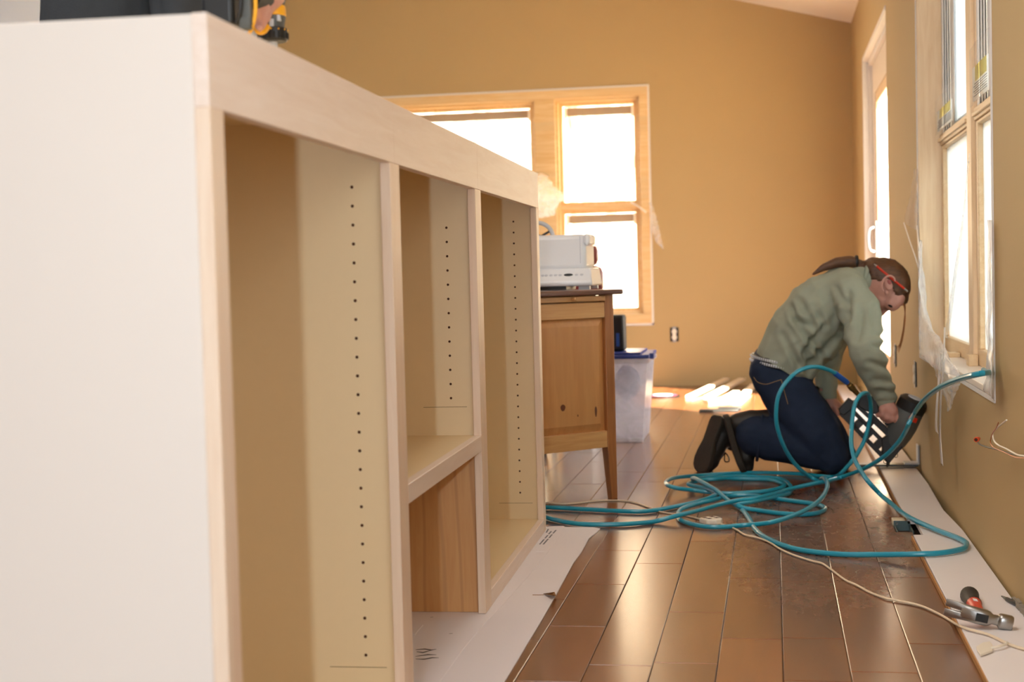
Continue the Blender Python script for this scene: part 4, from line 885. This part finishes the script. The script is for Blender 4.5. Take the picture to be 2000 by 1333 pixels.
# ================================================================== KNEELING WORKER
wk_ = empty('person', onY(1560, 925, 5.58)*1.0, 'kneeling person in sage sweater and dark jeans bent over a nail gun', 'person')
WM['person'] = wk_.matrix_world.copy() if False else Matrix.Translation(onY(1560, 925, 5.58))
def P(x, y, Y): return onY(x, y, Y)
def fold(amp, sc_):
    def f(co):
        return amp*(noise.noise(Vector((co.x*sc_, co.y*sc_*.6, co.z*sc_*.7)))+.5*noise.noise(Vector((co.x*sc_*2.3+5, co.y*sc_, co.z*sc_*1.4))))
    return f
# body: one continuous surface (head, neck, trunk, arms, hands, legs)
hd_ax = Matrix((Vector((.70, 0, -.71)), Vector((0, 1, 0)), Vector((.71, 0, .70)))).transposed()
body = [('e', P(1727, 555, 5.60), (.094, .070, .074), hd_ax), ('e', P(1720, 580, 5.60), (.052, .056, .046), hd_ax), ('c', P(1742, 590, 5.57), .034, P(1742, 590, 5.63), .034),
        ('c', P(1748, 583, 5.57), .036, P(1748, 583, 5.63), .036),
        ('c', P(1706, 594, 5.60), .030, P(1716, 590, 5.60), .034), ('c', P(1731, 601, 5.60), .013, P(1720, 614, 5.60), .011), ('c', P(1713, 609, 5.60), .010, P(1710, 603, 5.60), .016),
        ('c', P(1675, 555, 5.60), .058, P(1712, 570, 5.60), .050), ('c', P(1690, 552, 5.60), .052, P(1716, 566, 5.60), .048),
        ('c', P(1525, 715, 5.55), .08, P(1600, 605, 5.54), .085), ('c', P(1525, 715, 5.66), .08, P(1600, 605, 5.66), .085), ('c', P(1600, 605, 5.55), .08, P(1660, 568, 5.52), .06), ('c', P(1600, 605, 5.65), .08, P(1660, 568, 5.68), .06), ('c', P(1650, 570, 5.60), .07, P(1680, 556, 5.60), .055),
        ('c', P(1672, 585, 5.46), .055, P(1690, 685, 5.28), .042), ('c', P(1690, 685, 5.28), .042, P(1731, 783, 5.36), .026),
        ('c', P(1657, 590, 5.74), .055, P(1618, 690, 5.86), .042), ('c', P(1618, 690, 5.86), .040, P(1614, 773, 5.80), .026),
        ('c', P(1518, 735, 5.53), .075, P(1622, 890, 5.48), .052), ('c', P(1622, 890, 5.48), .05, P(1540, 867, 5.50), .050), ('c', P(1540, 867, 5.50), .050, P(1495, 855, 5.52), .040),
        ('c', P(1518, 735, 5.67), .075, P(1636, 884, 5.68), .052), ('c', P(1636, 884, 5.68), .05, P(1540, 862, 5.67), .050), ('c', P(1540, 862, 5.67), .050, P(1495, 855, 5.66), .040),
        # near hand closed on the grip
        ('c', P(1731, 783, 5.36), .026, P(1735, 798, 5.345), .028), ('c', P(1726, 800, 5.335), .018, P(1746, 806, 5.335), .020), ('c', P(1735, 798, 5.34), .028, P(1741, 804, 5.335), .026)]
def finger(pts, r0, r1):
    n = len(pts)-1
    return [('c', pts[i], r0+(r1-r0)*i/n, pts[i+1], r0+(r1-r0)*(i+1)/n) for i in range(n)]
body += finger([P(1750, 803, 5.335), P(1755, 815, 5.325), P(1751, 829, 5.33), P(1741, 838, 5.345)], .0098, .0078)   # index on the trigger
body += finger([P(1742, 807, 5.325), P(1744, 820, 5.320), P(1734, 824, 5.34), P(1728, 818, 5.365)], .0096, .0078)
body += finger([P(1733, 806, 5.325), P(1733, 817, 5.320), P(1724, 819, 5.34), P(1720, 812, 5.365)], .0092, .0076)
body += finger([P(1724, 803, 5.325), P(1722, 812, 5.322), P(1714, 812, 5.34), P(1712, 805, 5.362)], .0084, .0070)
body += finger([P(1738, 793, 5.355), P(1748, 800, 5.385), P(1756, 812, 5.39)], .0105, .0085)                       # thumb over the back
# far hand, relaxed, reaching for the board
body += [('c', P(1614, 773, 5.80), .026, P(1622, 788, 5.79), .028)]
body += finger([P(1627, 791, 5.775), P(1633, 800, 5.77), P(1636, 811, 5.775)], .0092, .0075)
body += finger([P(1624, 795, 5.785), P(1630, 805, 5.785), P(1632, 815, 5.79)], .0094, .0075)
body += finger([P(1620, 797, 5.800), P(1625, 807, 5.80), P(1627, 816, 5.805)], .009, .0075)
body += finger([P(1616, 797, 5.815), P(1620, 806, 5.818), P(1622, 814, 5.822)], .008, .007)
body += finger([P(1628, 782, 5.79), P(1637, 789, 5.785), P(1643, 797, 5.785)], .010, .0082)
blob('body', body, M['skin'], wk_, voxel=.0042, smooth=2)
# ear, eye, nostril, lips
g = MB(); ec = [(1726, 570), (1722, 562), (1723, 552), (1729, 543), (1738, 539), (1746, 543), (1748, 550)]
g.tube(smooth_path([P(x, y, 5.500) for x, y in ec], 5), [.0024+.0016*math.sin(math.pi*i/30) for i in range(31)], 8)
g.ell(P(1734, 556, 5.517), (.015, .006, .024), 14, 8, Matrix.Rotation(-.5, 3, 'Y')); g.ell(P(1731, 572, 5.517), (.007, .006, .009), 10, 6)
obj('ear', g, M['skin'], wk_); obj('ear_hollow', MB().ell(P(1737, 551, 5.512), (.007, .004, .010), 12, 8, Matrix.Rotation(-.5, 3, 'Y')), M['lip'], wk_)
for Y in (5.545, 5.655):
    obj('eye', MB().ell(P(1739, 598, Y), (.010, .008, .0045), 12, 8, Matrix.Rotation(.5, 3, 'Y')), M['eye'], wk_)
    obj('eyebrow', MB().tube([P(1746, 586, Y-.006 if Y < 5.6 else Y+.006), P(1748, 592, Y), P(1748, 597, Y+.012 if Y < 5.6 else Y-.012)], .0035, 8), M['hair'], wk_)
obj('lips', MB().ell(P(1711, 606, 5.60), (.009, .018, .007), 12, 8), M['lip'], wk_)
# hair
hr = [('e', P(1731, 549, 5.60), (.098, .079, .080), hd_ax), ('e', P(1715, 533, 5.60), (.065, .066, .050), hd_ax), ('c', P(1755, 560, 5.58), .040, P(1760, 583, 5.60), .028), ('c', P(1755, 560, 5.62), .040, P(1760, 583, 5.62), .028),
      ('c', P(1700, 528, 5.60), .040, P(1676, 517, 5.60), .018), ('c', P(1750, 565, 5.545), .018, P(1756, 585, 5.56), .012)]
blob('hair', hr, M['hair'], wk_, voxel=.005, smooth=5, disp=fold(.0025, 60))
def proj(p):
    d = Vector(p)-CAM; z = d.dot(fwd); return 1000+F*d.dot(rt)/z, 666.5-F*d.dot(up)/z
ho = bpy.data.objects['hair']; bm = bmesh.new(); bm.from_mesh(ho.data); kill = []
for f_ in bm.faces:
    c_2 = f_.calc_center_median()+wm(wk_).translation; c_2.y = 5.6; x_, y_ = proj(c_2)
    if (x_ < 1737 and y_ > 546+(x_-1700)*.10 and x_ > 1690) or (y_ > 556+(x_-1737)*2.1 and x_ < 1758 and y_ > 552): kill.append(f_)
bmesh.ops.delete(bm, geom=kill, context='FACES'); bm.to_mesh(ho.data); bm.free()
md = ho.modifiers.new('solid', 'SOLIDIFY'); md.thickness = .006; md.offset = -1
obj('hair_tie', MB().tube([P(1673, 512, 5.60)+Vector((0, .019*math.cos(a), .019*math.sin(a)))-Vector((.0, 0, 0)) for a in [2*math.pi*k/18 for k in range(19)]], .007, 8, cap=False), M['black'], wk_, label='black hair tie')
blob('ponytail', [('c', P(1680, 517, 5.60), .018, P(1660, 511, 5.59), .022), ('c', P(1660, 511, 5.59), .022, P(1635, 513, 5.58), .020), ('c', P(1635, 513, 5.58), .020, P(1608, 523, 5.57), .014), ('c', P(1608, 523, 5.57), .014, P(1588, 536, 5.56), .005)], M['hair'], wk_, voxel=.005, smooth=3)
g = MB()
for k in range(7):
    o2 = k*1.1; g.tube(smooth_path([P(1760+o2*.5, 588, 5.575+k*.004), P(1766+o2*.3, 600, 5.57+k*.004), P(1768-o2*.2, 620, 5.57), P(1766-o2*.4, 645, 5.57), P(1761-o2*.6, 672, 5.57), P(1755-o2*.8, 690-k*2, 5.57)], 4), [.0026]*4+[.002]*6+[.0014]*6+[.0008]*5, 6)
obj('fringe_strand', g, M['hair_light'], wk_, label='loose strand of hair hanging down')
pc = empty('pencil', P(1738, 543, 5.505), 'bright red pencil tucked behind the ear of the kneeling person', 'pencil')
a, b = P(1707, 516, 5.533), P(1773, 570, 5.512); d = b-a
obj('shaft', MB().lathe(a+d*.08, a+d*.90, [(0, .0042), ((d*.82).length, .0042)], 8), M['red'], pc)
obj('tip', MB().lathe(a+d*.08, a, [(0, .0042), ((d*.08).length, .0015)], 8), M['steel'], pc)
obj('ferrule', MB().lathe(a+d*.90, b, [(0, .0040), ((d*.10).length, .0036)], 8), M['steel'], pc)
# jeans
def jf(co): return .0035*noise.noise(Vector((co.x*22, co.y*8, co.z*30)))+.004*abs(noise.noise(Vector((co.x*14+3, co.y*5, co.z*12))))
jn = [('c', P(1508, 728, 5.53), .084, P(1545, 778, 5.52), .098), ('c', P(1545, 778, 5.52), .098, P(1600, 855, 5.48), .086), ('c', P(1600, 855, 5.48), .086, P(1624, 892, 5.47), .066),
      ('c', P(1508, 728, 5.68), .084, P(1545, 778, 5.69), .098), ('c', P(1545, 778, 5.69), .098, P(1608, 850, 5.69), .086), ('c', P(1608, 850, 5.69), .086, P(1636, 887, 5.69), .066),
      ('c', P(1508, 712, 5.56), .078, P(1508, 712, 5.65), .078), ('c', P(1545, 730, 5.55), .085, P(1545, 730, 5.66), .085),
      ('c', P(1624, 892, 5.47), .062, P(1545, 868, 5.50), .074), ('c', P(1545, 868, 5.50), .074, P(1500, 858, 5.52), .080), ('c', P(1500, 856, 5.52), .079, P(1478, 852, 5.52), .078), ('c', P(1636, 887, 5.69), .062, P(1545, 864, 5.68), .070), ('c', P(1545, 864, 5.68), .070, P(1470, 856, 5.66), .072)]
blob('jeans', jn, M['jeans'], wk_, voxel=.0065, smooth=4, disp=jf)
obj('jeans_hem', MB().tube(smooth_path([P(1484, 856, 5.52)+Vector((.012*math.sin(t), .072*math.cos(t), .082*math.sin(t))) for t in [2*math.pi*k/16 for k in range(17)]], 2), .006, 8, cap=False), M['jeans'], wk_)
st = MB()
st.tube(smooth_path([P(1472, 737, 5.445), P(1480, 747, 5.44), P(1496, 751, 5.425), P(1513, 746, 5.415), P(1526, 742, 5.41)], 4), .0012, 6)
st.tube(smooth_path([P(1526, 742, 5.412), P(1532, 765, 5.408), P(1539, 790, 5.405)], 4), .0012, 6)
obj('pocket_stitching', st, M['stitch'], wk_, kind='stuff')
# belt
bc_ = P(1521, 708, 5.605); hdir = Vector((.96, 0, -.20)).normalized(); bn_ = Vector((0, 1, 0))
ring = [bc_+hdir*(.104*math.cos(t))+bn_*(.163*math.sin(t)) for t in [2*math.pi*k/48 for k in range(49)]]
upd = hdir.cross(bn_)*-1
if upd.z < 0: upd = -upd
g = MB(); G = [[p-upd*.016, p+upd*.016] for p in ring]; g.sheet(G); obj('belt', g, M['black'], wk_, solid=.003, angle=3)
sd = MB()
for k in range(76):
    t = 2*math.pi*k/76
    if not (math.pi*.85 < t < math.pi*1.85): continue
    p = bc_+hdir*(.106*math.cos(t))+bn_*(.165*math.sin(t)); no = (hdir*math.cos(t)/.104+bn_*math.sin(t)/.163).normalized(); tg_ = no.cross(upd).normalized()
    for v in (-.0075, .0075):
        c = p+upd*v; q = .0036; sd.add([c-tg_*q-upd*q*1.4, c+tg_*q-upd*q*1.4, c+tg_*q+upd*q*1.4, c-tg_*q+upd*q*1.4, c+no*.004], [(0, 1, 4), (1, 2, 4), (2, 3, 4), (3, 0, 4), (3, 2, 1, 0)])
obj('studs', sd, M['pale_grey'], wk_, smooth=False, kind='stuff', label='two rows of pale pyramid studs on the belt')
# sweater
def swf(co):
    a = noise.noise(Vector((co.x*9+co.z*6, co.y*4, co.z*9-co.x*7))); b = noise.noise(Vector((co.x*20, co.y*9, co.z*16+4)))
    c = noise.noise(Vector((co.x*14-co.z*16, co.y*5+7, co.z*6+co.x*5))); return .020*(.22-abs(a))+.013*(.2-abs(c))+.003*b
CREASE = [((1545, 600), (1556, 628), .011), ((1556, 628), (1600, 690), .012), ((1562, 588), (1590, 632), .010), ((1550, 622), (1590, 640), .009), ((1590, 600), (1610, 636), .009), ((1652, 612), (1640, 650), .012), ((1640, 650), (1575, 722), .012), ((1655, 575), (1654, 625), .013), ((1632, 560), (1648, 590), .010), ((1600, 690), (1620, 716), .010), ((1530, 655), (1560, 715), .009), ((1575, 680), (1580, 730), .009),
          ((1700, 650), (1722, 655), .008), ((1698, 668), (1724, 676), .008), ((1690, 700), (1728, 712), .007), ((1700, 735), (1738, 742), .007), ((1712, 758), (1744, 760), .006), ((1680, 610), (1668, 660), .008), ((1700, 600), (1706, 640), .007), ((1605, 640), (1570, 690), .009)]
CR = [(P(*a, 5.46), P(*b, 5.46), d) for a, b, d in CREASE]
PO = wm(wk_).translation
def crease(co):
    x, z = co.x+PO.x, co.z+PO.z; r = 0
    if co.y+PO.y > 5.62: return 0
    for a, b, d in CR:
        ax_, az_ = b.x-a.x, b.z-a.z; t = max(0, min(1, ((x-a.x)*ax_+(z-a.z)*az_)/(ax_*ax_+az_*az_))); ds_ = math.hypot(x-a.x-ax_*t, z-a.z-az_*t)
        w_ = .35+.65*math.sin(math.pi*(.15+.7*t)); r += w_*d*(-math.exp(-(ds_/.009)**2)+.55*math.exp(-((ds_-.021)/.010)**2))
    return r
sw = [('c', P(1532, 705, 5.54), .107, P(1562, 652, 5.54), .118), ('c', P(1532, 705, 5.67), .107, P(1562, 652, 5.67), .118), ('c', P(1562, 652, 5.54), .118, P(1602, 603, 5.54), .120), ('c', P(1562, 652, 5.67), .118, P(1602, 603, 5.67), .120),
      ('c', P(1602, 603, 5.54), .118, P(1645, 572, 5.53), .095), ('c', P(1602, 603, 5.66), .118, P(1645, 572, 5.67), .095), ('c', P(1645, 568, 5.60), .098, P(1676, 552, 5.60), .062), ('c', P(1676, 552, 5.60), .062, P(1690, 549, 5.60), .062),
      ('c', P(1568, 708, 5.54), .070, P(1600, 655, 5.54), .090), ('c', P(1568, 708, 5.67), .070, P(1600, 655, 5.67), .090),
      ('c', P(1655, 575, 5.48), .078, P(1678, 600, 5.42), .072), ('c', P(1678, 600, 5.42), .072, P(1691, 685, 5.28), .057), ('c', P(1691, 685, 5.28), .060, P(1720, 755, 5.34), .044), ('c', P(1720, 755, 5.34), .044, P(1731, 778, 5.36), .036),
      ('c', P(1652, 580, 5.72), .078, P(1618, 690, 5.86), .056), ('c', P(1618, 690, 5.86), .056, P(1612, 765, 5.80), .042)]
swo = blob('sweater', sw, M['sweater'], wk_, voxel=.0055, smooth=5, disp=lambda c: swf(c)*.6+crease(c))
# trim the hem open along a plane, like cut cloth
bm = bmesh.new(); bm.from_mesh(swo.data); I = wm(wk_).inverted()
def cut(p, n, lo=None):
    p = I @ p; n = n.normalized(); geom = bm.verts[:]+bm.edges[:]+bm.faces[:]
    if lo: 
        vs = {v for v in bm.verts if lo(v.co)}; geom = list(vs)+[e for e in bm.edges if all(v in vs for v in e.verts)]+[f for f in bm.faces if all(v in vs for v in f.verts)]
    bmesh.ops.bisect_plane(bm, geom=geom, plane_co=p, plane_no=n, clear_outer=True)
hA, hB = P(1470, 683, 5.6), P(1590, 757, 5.6); hd2 = hB-hA; hn = Vector((hd2.z, 0, -hd2.x)).normalized()
if hn.z > 0: hn = -hn
cut(hA, hn, lambda c: (I @ P(1600, 700, 5.6)).x+.01 > c.x and c.y < (I @ Vector((0, 5.80, 0))).y)
bm.to_mesh(swo.data); bm.free(); 
md = swo.modifiers.new('solid', 'SOLIDIFY'); md.thickness = .004; md.offset = -1
for (a, b, r) in (((1725, 770, 5.352), (1733, 785, 5.36), .037), ((1613, 764, 5.80), (1613, 778, 5.80), .041)):
    obj('cuff', MB().tube([P(*a), P(*a).lerp(P(*b), .5), P(*b)], [r*.97, r*1.05, r], 18), M['sweater'], wk_)
obj('collar', MB().tube([P(1688, 545, 5.60)+Vector((.028*math.sin(t)*.4+.02*math.sin(t)*0, .060*math.cos(t), .050*math.sin(t))) for t in [2*math.pi*k/20 for k in range(21)]], .009, 8, cap=False), M['sweater'], wk_)
# shoes
def shoe(heel, toe, n, nm, up_len):
    heel, toe, n = Vector(heel), Vector(toe), Vector(n); a = toe-heel; Ln = a.length; a.normalize(); n = (n-a*n.dot(a)).normalized(); w_ = a.cross(n)
    ol = []; prof = [(0, .018), (.03, .030), (.12, .034), (.30, .032), (.45, .031), (.62, .040), (.76, .046), (.88, .043), (.96, .030), (1.0, .012)]
    for t, h in prof: ol.append((t, h))
    for t, h in reversed(prof): ol.append((t, -h))
    def bend(t): return -n*.012*max(0, (t-.6)/.4)**1.5
    g = MB(); bot = [heel+a*(Ln*t)+w_*h+bend(t)+n*.004 for t, h in ol]; top = [p-n*.022 for p in bot]; m_ = len(ol)
    g.add(bot+top, [tuple(range(m_)), tuple(range(2*m_-1, m_-1, -1))]+[(i, (i+1) % m_, (i+1) % m_+m_, i+m_) for i in range(m_)])
    e = obj(nm, g, M['sole'], wk_, bevel=.004)
    q = lambda t, up_, side=0: heel+a*(Ln*t)-n*up_+w_*side
    blob('upper', [('c', q(.90, .036), .026, q(.74, .040), .034), ('c', q(.74, .040, .010), .032, q(.74, .040, -.010), .032), ('c', q(.74, .040), .036, q(.45, .052), .036), ('c', q(.45, .052), .036, q(.18, .060), .038), ('c', q(.16, .040), .034, q(.17, .095), .036), ('c', q(.35, .060), .036, q(.22, .10), .040), ('c', q(.20, .09), .040, q(.26, up_len), .040)], M['leather'], e, voxel=.006, smooth=3)
    lc = MB()
    for k in range(5):
        t = .42+.07*k; h = .088-.006*k; lc.tube(smooth_path([q(t, h-.018, .026), q(t, h, .012), q(t, h+.002, 0), q(t+.02, h, -.012), q(t+.02, h-.018, -.026)], 3), .0028, 6)
    for s in (-1, 1):
        c = q(.50, .10, 0); lc.tube(smooth_path([c, c+w_*.02*s+a*.012-n*.006, c+w_*.034*s+a*.030-n*.002, c+w_*.014*s+a*.032, c], 4), .0026, 6)
    obj('laces', lc, M['black'], e)
shoe(P(1414, 812, 5.53), P(1444, 927, 5.545), (-1, -.12, 0), 'shoe', .165)
shoe(P(1402, 812, 5.66), P(1362, 922, 5.60), (-.70, -.70, 0), 'shoe', .12)

# ================================================================== STANDING PERSON AND DRILL
mn = empty('person', (-1.22, 2.72, 0), 'standing person in charcoal shirt behind the cabinet using a drill', 'person')
mnm = Matrix.Translation((-1.22, 2.72, 0)); WM[mn.name] = mnm
V = Vector
DX = onY(533, 60, 2.35).x; DYd = 2.35
hnd = [('c', V((-1.22, 2.74, .95)), .13, V((-1.20, 2.74, 1.40)), .14), ('c', V((-1.20, 2.74, 1.52)), .055, V((-1.16, 2.72, 1.60)), .055), ('e', V((-1.13, 2.70, 1.70)), (.095, .078, .115)), ('c', V((-1.08, 2.70, 1.62)), .035, V((-1.06, 2.70, 1.66)), .03), ('c', V((-1.03, 2.70, 1.70)), .012, V((-1.025, 2.70, 1.675)), .014),
       ('c', V((-1.20, 2.60, 1.46)), .06, V((-1.20, 2.90, 1.46)), .06), ('c', V((-1.16, 2.56, 1.45)), .052, V((-1.02, 2.46, 1.42)), .044), ('c', V((-1.02, 2.46, 1.42)), .042, V((DX-.045, DYd+.02, 1.272)), .028),
       ('c', V((-1.20, 2.93, 1.45)), .052, V((-1.28, 3.02, 1.18)), .042), ('c', V((-1.28, 3.02, 1.18)), .042, V((-1.12, 2.95, 1.10)), .028), ('e', V((-1.07, 2.93, 1.095)), (.045, .036, .018)),
       ('c', V((-1.22, 2.66, .95)), .10, V((-1.22, 2.64, .50)), .065), ('c', V((-1.22, 2.64, .50)), .062, V((-1.24, 2.64, .08)), .042), ('c', V((-1.22, 2.83, .95)), .10, V((-1.22, 2.86, .50)), .065), ('c', V((-1.22, 2.86, .50)), .062, V((-1.24, 2.86, .08)), .042)]
for k in range(4): hnd += finger([V((-1.04, 2.91+.016*k, 1.095)), V((-1.005, 2.905+.017*k, 1.085)), V((-.99, 2.905+.017*k, 1.075))], .0085, .0075)
# gripping hand seen above the cabinet edge
def Q(x, y, Y=2.30): return onY(x, y, Y)
hnd += [('c', Q(512, -42, 2.33), .030, Q(516, -12, 2.32), .032), ('c', Q(506, -14, 2.30), .024, Q(528, -12, 2.33), .026)]
hnd += finger([Q(524, -12, 2.325), Q(526, 10, 2.31), Q(519, 34, 2.295), Q(507, 53, 2.275)], .0105, .0082)
hnd += finger([Q(511, -8, 2.305), Q(514, 10, 2.285), Q(506, 26, 2.275), Q(493, 36, 2.280)], .0120, .0095)
hnd += finger([Q(501, -6, 2.290), Q(503, 8, 2.270), Q(497, 18, 2.265), Q(489, 24, 2.280)], .0115, .0092)
hnd += finger([Q(493, -8, 2.275), Q(494, 2, 2.262), Q(490, 9, 2.262), Q(484, 12, 2.275)], .0100, .0085)
hnd += finger([Q(524, -30, 2.345), Q(533, -12, 2.365), Q(531, 6, 2.375)], .0130, .0105)
blob('body', hnd, M['skin'], mn, voxel=.005, smooth=2)
obj('fingernail', MB().ell(Q(507, 54, 2.2665), (.0048, .002, .0036), 10, 6), M['nail'], mn)
blob('shirt', [('c', V((-1.235, 2.66, 1.03)), .135, V((-1.20, 2.66, 1.40)), .140), ('c', V((-1.235, 2.80, 1.03)), .135, V((-1.20, 2.82, 1.40)), .140), ('c', V((-1.20, 2.58, 1.45)), .075, V((-1.20, 2.92, 1.45)), .075), ('c', V((-1.17, 2.57, 1.45)), .068, V((-1.05, 2.48, 1.42)), .058), ('c', V((-1.20, 2.93, 1.45)), .068, V((-1.27, 3.01, 1.22)), .056)],
     M['shirt'], mn, voxel=.008, smooth=4, disp=lambda c: .010*(.3-abs(noise.noise(Vector((c.x*16, c.y*12, c.z*3))))))
blob('shirt_tail', [('c', onY(352, 60, 2.50), .030, onY(352, -40, 2.55), .040), ('c', onY(378, 60, 2.52), .022, onY(372, -40, 2.56), .034), ('c', onY(330, 60, 2.52), .03, onY(330, -40, 2.58), .04)], M['shirt'], mn, voxel=.006, smooth=3)
blob('trousers', [('c', V((-1.22, 2.68, .97)), .135, V((-1.22, 2.80, .97)), .135), ('c', V((-1.22, 2.66, .93)), .115, V((-1.22, 2.64, .50)), .082), ('c', V((-1.22, 2.64, .50)), .080, V((-1.24, 2.64, .10)), .065), ('c', V((-1.22, 2.83, .93)), .115, V((-1.22, 2.86, .50)), .082), ('c', V((-1.22, 2.86, .50)), .080, V((-1.24, 2.86, .10)), .065)], M['jeans'], mn, voxel=.009, smooth=3)
blob('hair', [('e', V((-1.145, 2.70, 1.715)), (.098, .084, .108))], M['hair'], mn, voxel=.007, smooth=2)
for y in (2.64, 2.86): blob('shoe', [('c', V((-1.25, y, .045)), .045, V((-1.06, y, .038)), .038)], M['leather'], mn, voxel=.007, smooth=2)
for s in (-1, 1): obj('eye', MB().ell(V((-1.04, 2.70+s*.032, 1.705)), (.007, .010, .006), 10, 6), M['eye'], mn)

dl = empty('cordless_drill', (DX, DYd, 1.0597), 'black and yellow cordless drill held upright on cabinet top', 'drill')
def zy(py): return onY(533, py, DYd).z
top, bot = V((DX, DYd, 1.35)), V((DX, DYd, 1.062))
def dz(py): return 1.35-zy(py)
obj('bit', MB().lathe(V((DX, DYd, zy(80))), V((DX, DYd, 1.0600)), [(0, .0075), (.012, .0065), (.016, .004), (zy(80)-1.0600, .003)], 14), M['pale_grey'], dl)
obj('clutch_collar', MB().lathe(top, bot, [(dz(55), .0205), (dz(57), .0238), (dz(78), .0240), (dz(82), .0215)], 28), M['black'], dl, label='ribbed black clutch collar')
g = MB()
for k in range(16):
    a = 2*math.pi*k/16; c = V((DX+.0240*math.cos(a), DYd+.0240*math.sin(a), 0)); g.box(c.x-.0016, c.x+.0016, c.y-.0016, c.y+.0016, zy(78), zy(65))
obj('grip_ribs', g, M['black_rub'], dl, bevel=.0005, kind='stuff')
g = MB()
for k in range(12):
    a = 2*math.pi*k/12+.2; c = V((DX+.0238*math.cos(a), DYd+.0238*math.sin(a), zy(60))); g.ell(c, (.0014, .0014, .0017), 8, 6)
obj('clutch_marks', g, M['yellow'], dl, kind='stuff')
obj('gearcase', MB().lathe(top, bot, [(dz(31), .0210), (dz(36), .0215), (dz(50), .0190), (dz(57), .0195)], 24), M['grey_pl'], dl)
obj('clip', MB().box(DX+.002, DX+.009, DYd-.0235, DYd-.019, zy(56), zy(41)).box(DX+.013, DX+.018, DYd-.018, DYd-.008, zy(45), zy(33)), M['pale_grey'], dl, bevel=.001)
obj('motor_collar', MB().lathe(top, bot, [(dz(10), .0190), (dz(13), .0215), (dz(31), .0225), (dz(33), .0205)], 24), M['yellow'], dl)
obj('motor_housing', MB().lathe(top, bot, [(0.005, .020), (.02, .028), (dz(-20), .029), (dz(10), .020)], 24), M['dark_grey'], dl)
obj('trigger_guard', MB().tube(smooth_path([Q(499, 52, 2.29), Q(505, 60, 2.285), Q(514, 60, 2.29), Q(521, 52, 2.30)], 5), .0060, 12), M['yellow'], dl)
obj('handle', MB().tube([Q(486, -8, 2.24), Q(502, -4, 2.27), Q(522, -2, 2.32), V((DX, DYd, zy(0)))], [.021, .018, .018, .022], 16), M['black_rub'], dl)
# battery
q1 = onY(452, 8, 2.20); bxv = (Q(486, 0, 2.24)-onY(452, 0, 2.20)).normalized(); byv = V((-bxv.y, bxv.x, 0)).normalized(); bzv = bxv.cross(byv)
hb = .5*(onY(403, 0, 2.2)-onY(470, 0, 2.2)).length
obj('battery', MB().obox(onY(437, -12, 2.20), V((.0262, 0, 0)), V((0, .032, 0)), V((0, 0, .055))), M['black'], dl, bevel=.008, label='large black battery pack')
obj('battery_ridge', MB().tube(smooth_path([onY(470, -30, 2.165), onY(471, 0, 2.163), onY(469, 25, 2.165), onY(462, 46, 2.17)], 5), .0030, 10), M['black'], dl)
obj('battery_latch', MB().obox(onY(482, -6, 2.175), V((.0072, 0, 0)), V((0, .006, 0)), V((0, 0, .043))), M['grey_pl'], dl, bevel=.002)
obj('battery_latch', MB().obox(onY(480, 46, 2.174), V((.0088, 0, 0)), V((0, .0065, 0)), V((0, 0, .010))), M['grey_pl'], dl, bevel=.002)
obj('battery_plate', MB().tube(smooth_path([onY(497, -40, 2.18), onY(499, 10, 2.18), onY(497, 35, 2.18), onY(491, 56, 2.18), onY(484, 70, 2.18)], 5), .0032, 10), M['yellow'], dl, label='yellow rim of drill handle base')

# pieces that can be told apart become objects of their own
def pieces(o):
    bm = bmesh.new(); bm.from_mesh(o.data); seen = set(); isl = []
    for v in bm.verts:
        if v in seen: continue
        st_ = [v]; seen.add(v); g_ = []
        while st_:
            q_ = st_.pop(); g_.append(q_)
            for e_2 in q_.link_edges:
                w2 = e_2.other_vert(q_)
                if w2 not in seen: seen.add(w2); st_.append(w2)
        isl.append({v_.index for v_ in g_})
    bm.free()
    if len(isl) < 2: return
    for k, ids in enumerate(isl[1:]+isl[:1]):
        b2 = bmesh.new(); b2.from_mesh(o.data); b2.verts.ensure_lookup_table()
        bmesh.ops.delete(b2, geom=[v_ for v_ in b2.verts if v_.index not in ids], context='VERTS')
        if k < len(isl)-1:
            m3 = o.data.copy(); b2.to_mesh(m3); n_ = o.copy(); n_.data = m3; col.objects.link(n_)
        else: b2.to_mesh(o.data)
        b2.free()
for o in list(sc.objects):
    if o.type == 'MESH' and o.name.split('.')[0] in ('mounting_strap', 'tub_rim', 'foot', 'shade_bracket', 'board_edge', 'buttons', 'knots', 'clip', 'stop_block', 'back_panel', 'socket_face') and o.parent is not None and not (o.name.startswith('back_panel') and o.parent.name == 'bookcase_cabinet'):
        base_ = o.name.split('.')[0]
        if base_ in ('buttons', 'knots'): o.name = base_[:-1]
        pieces(o)
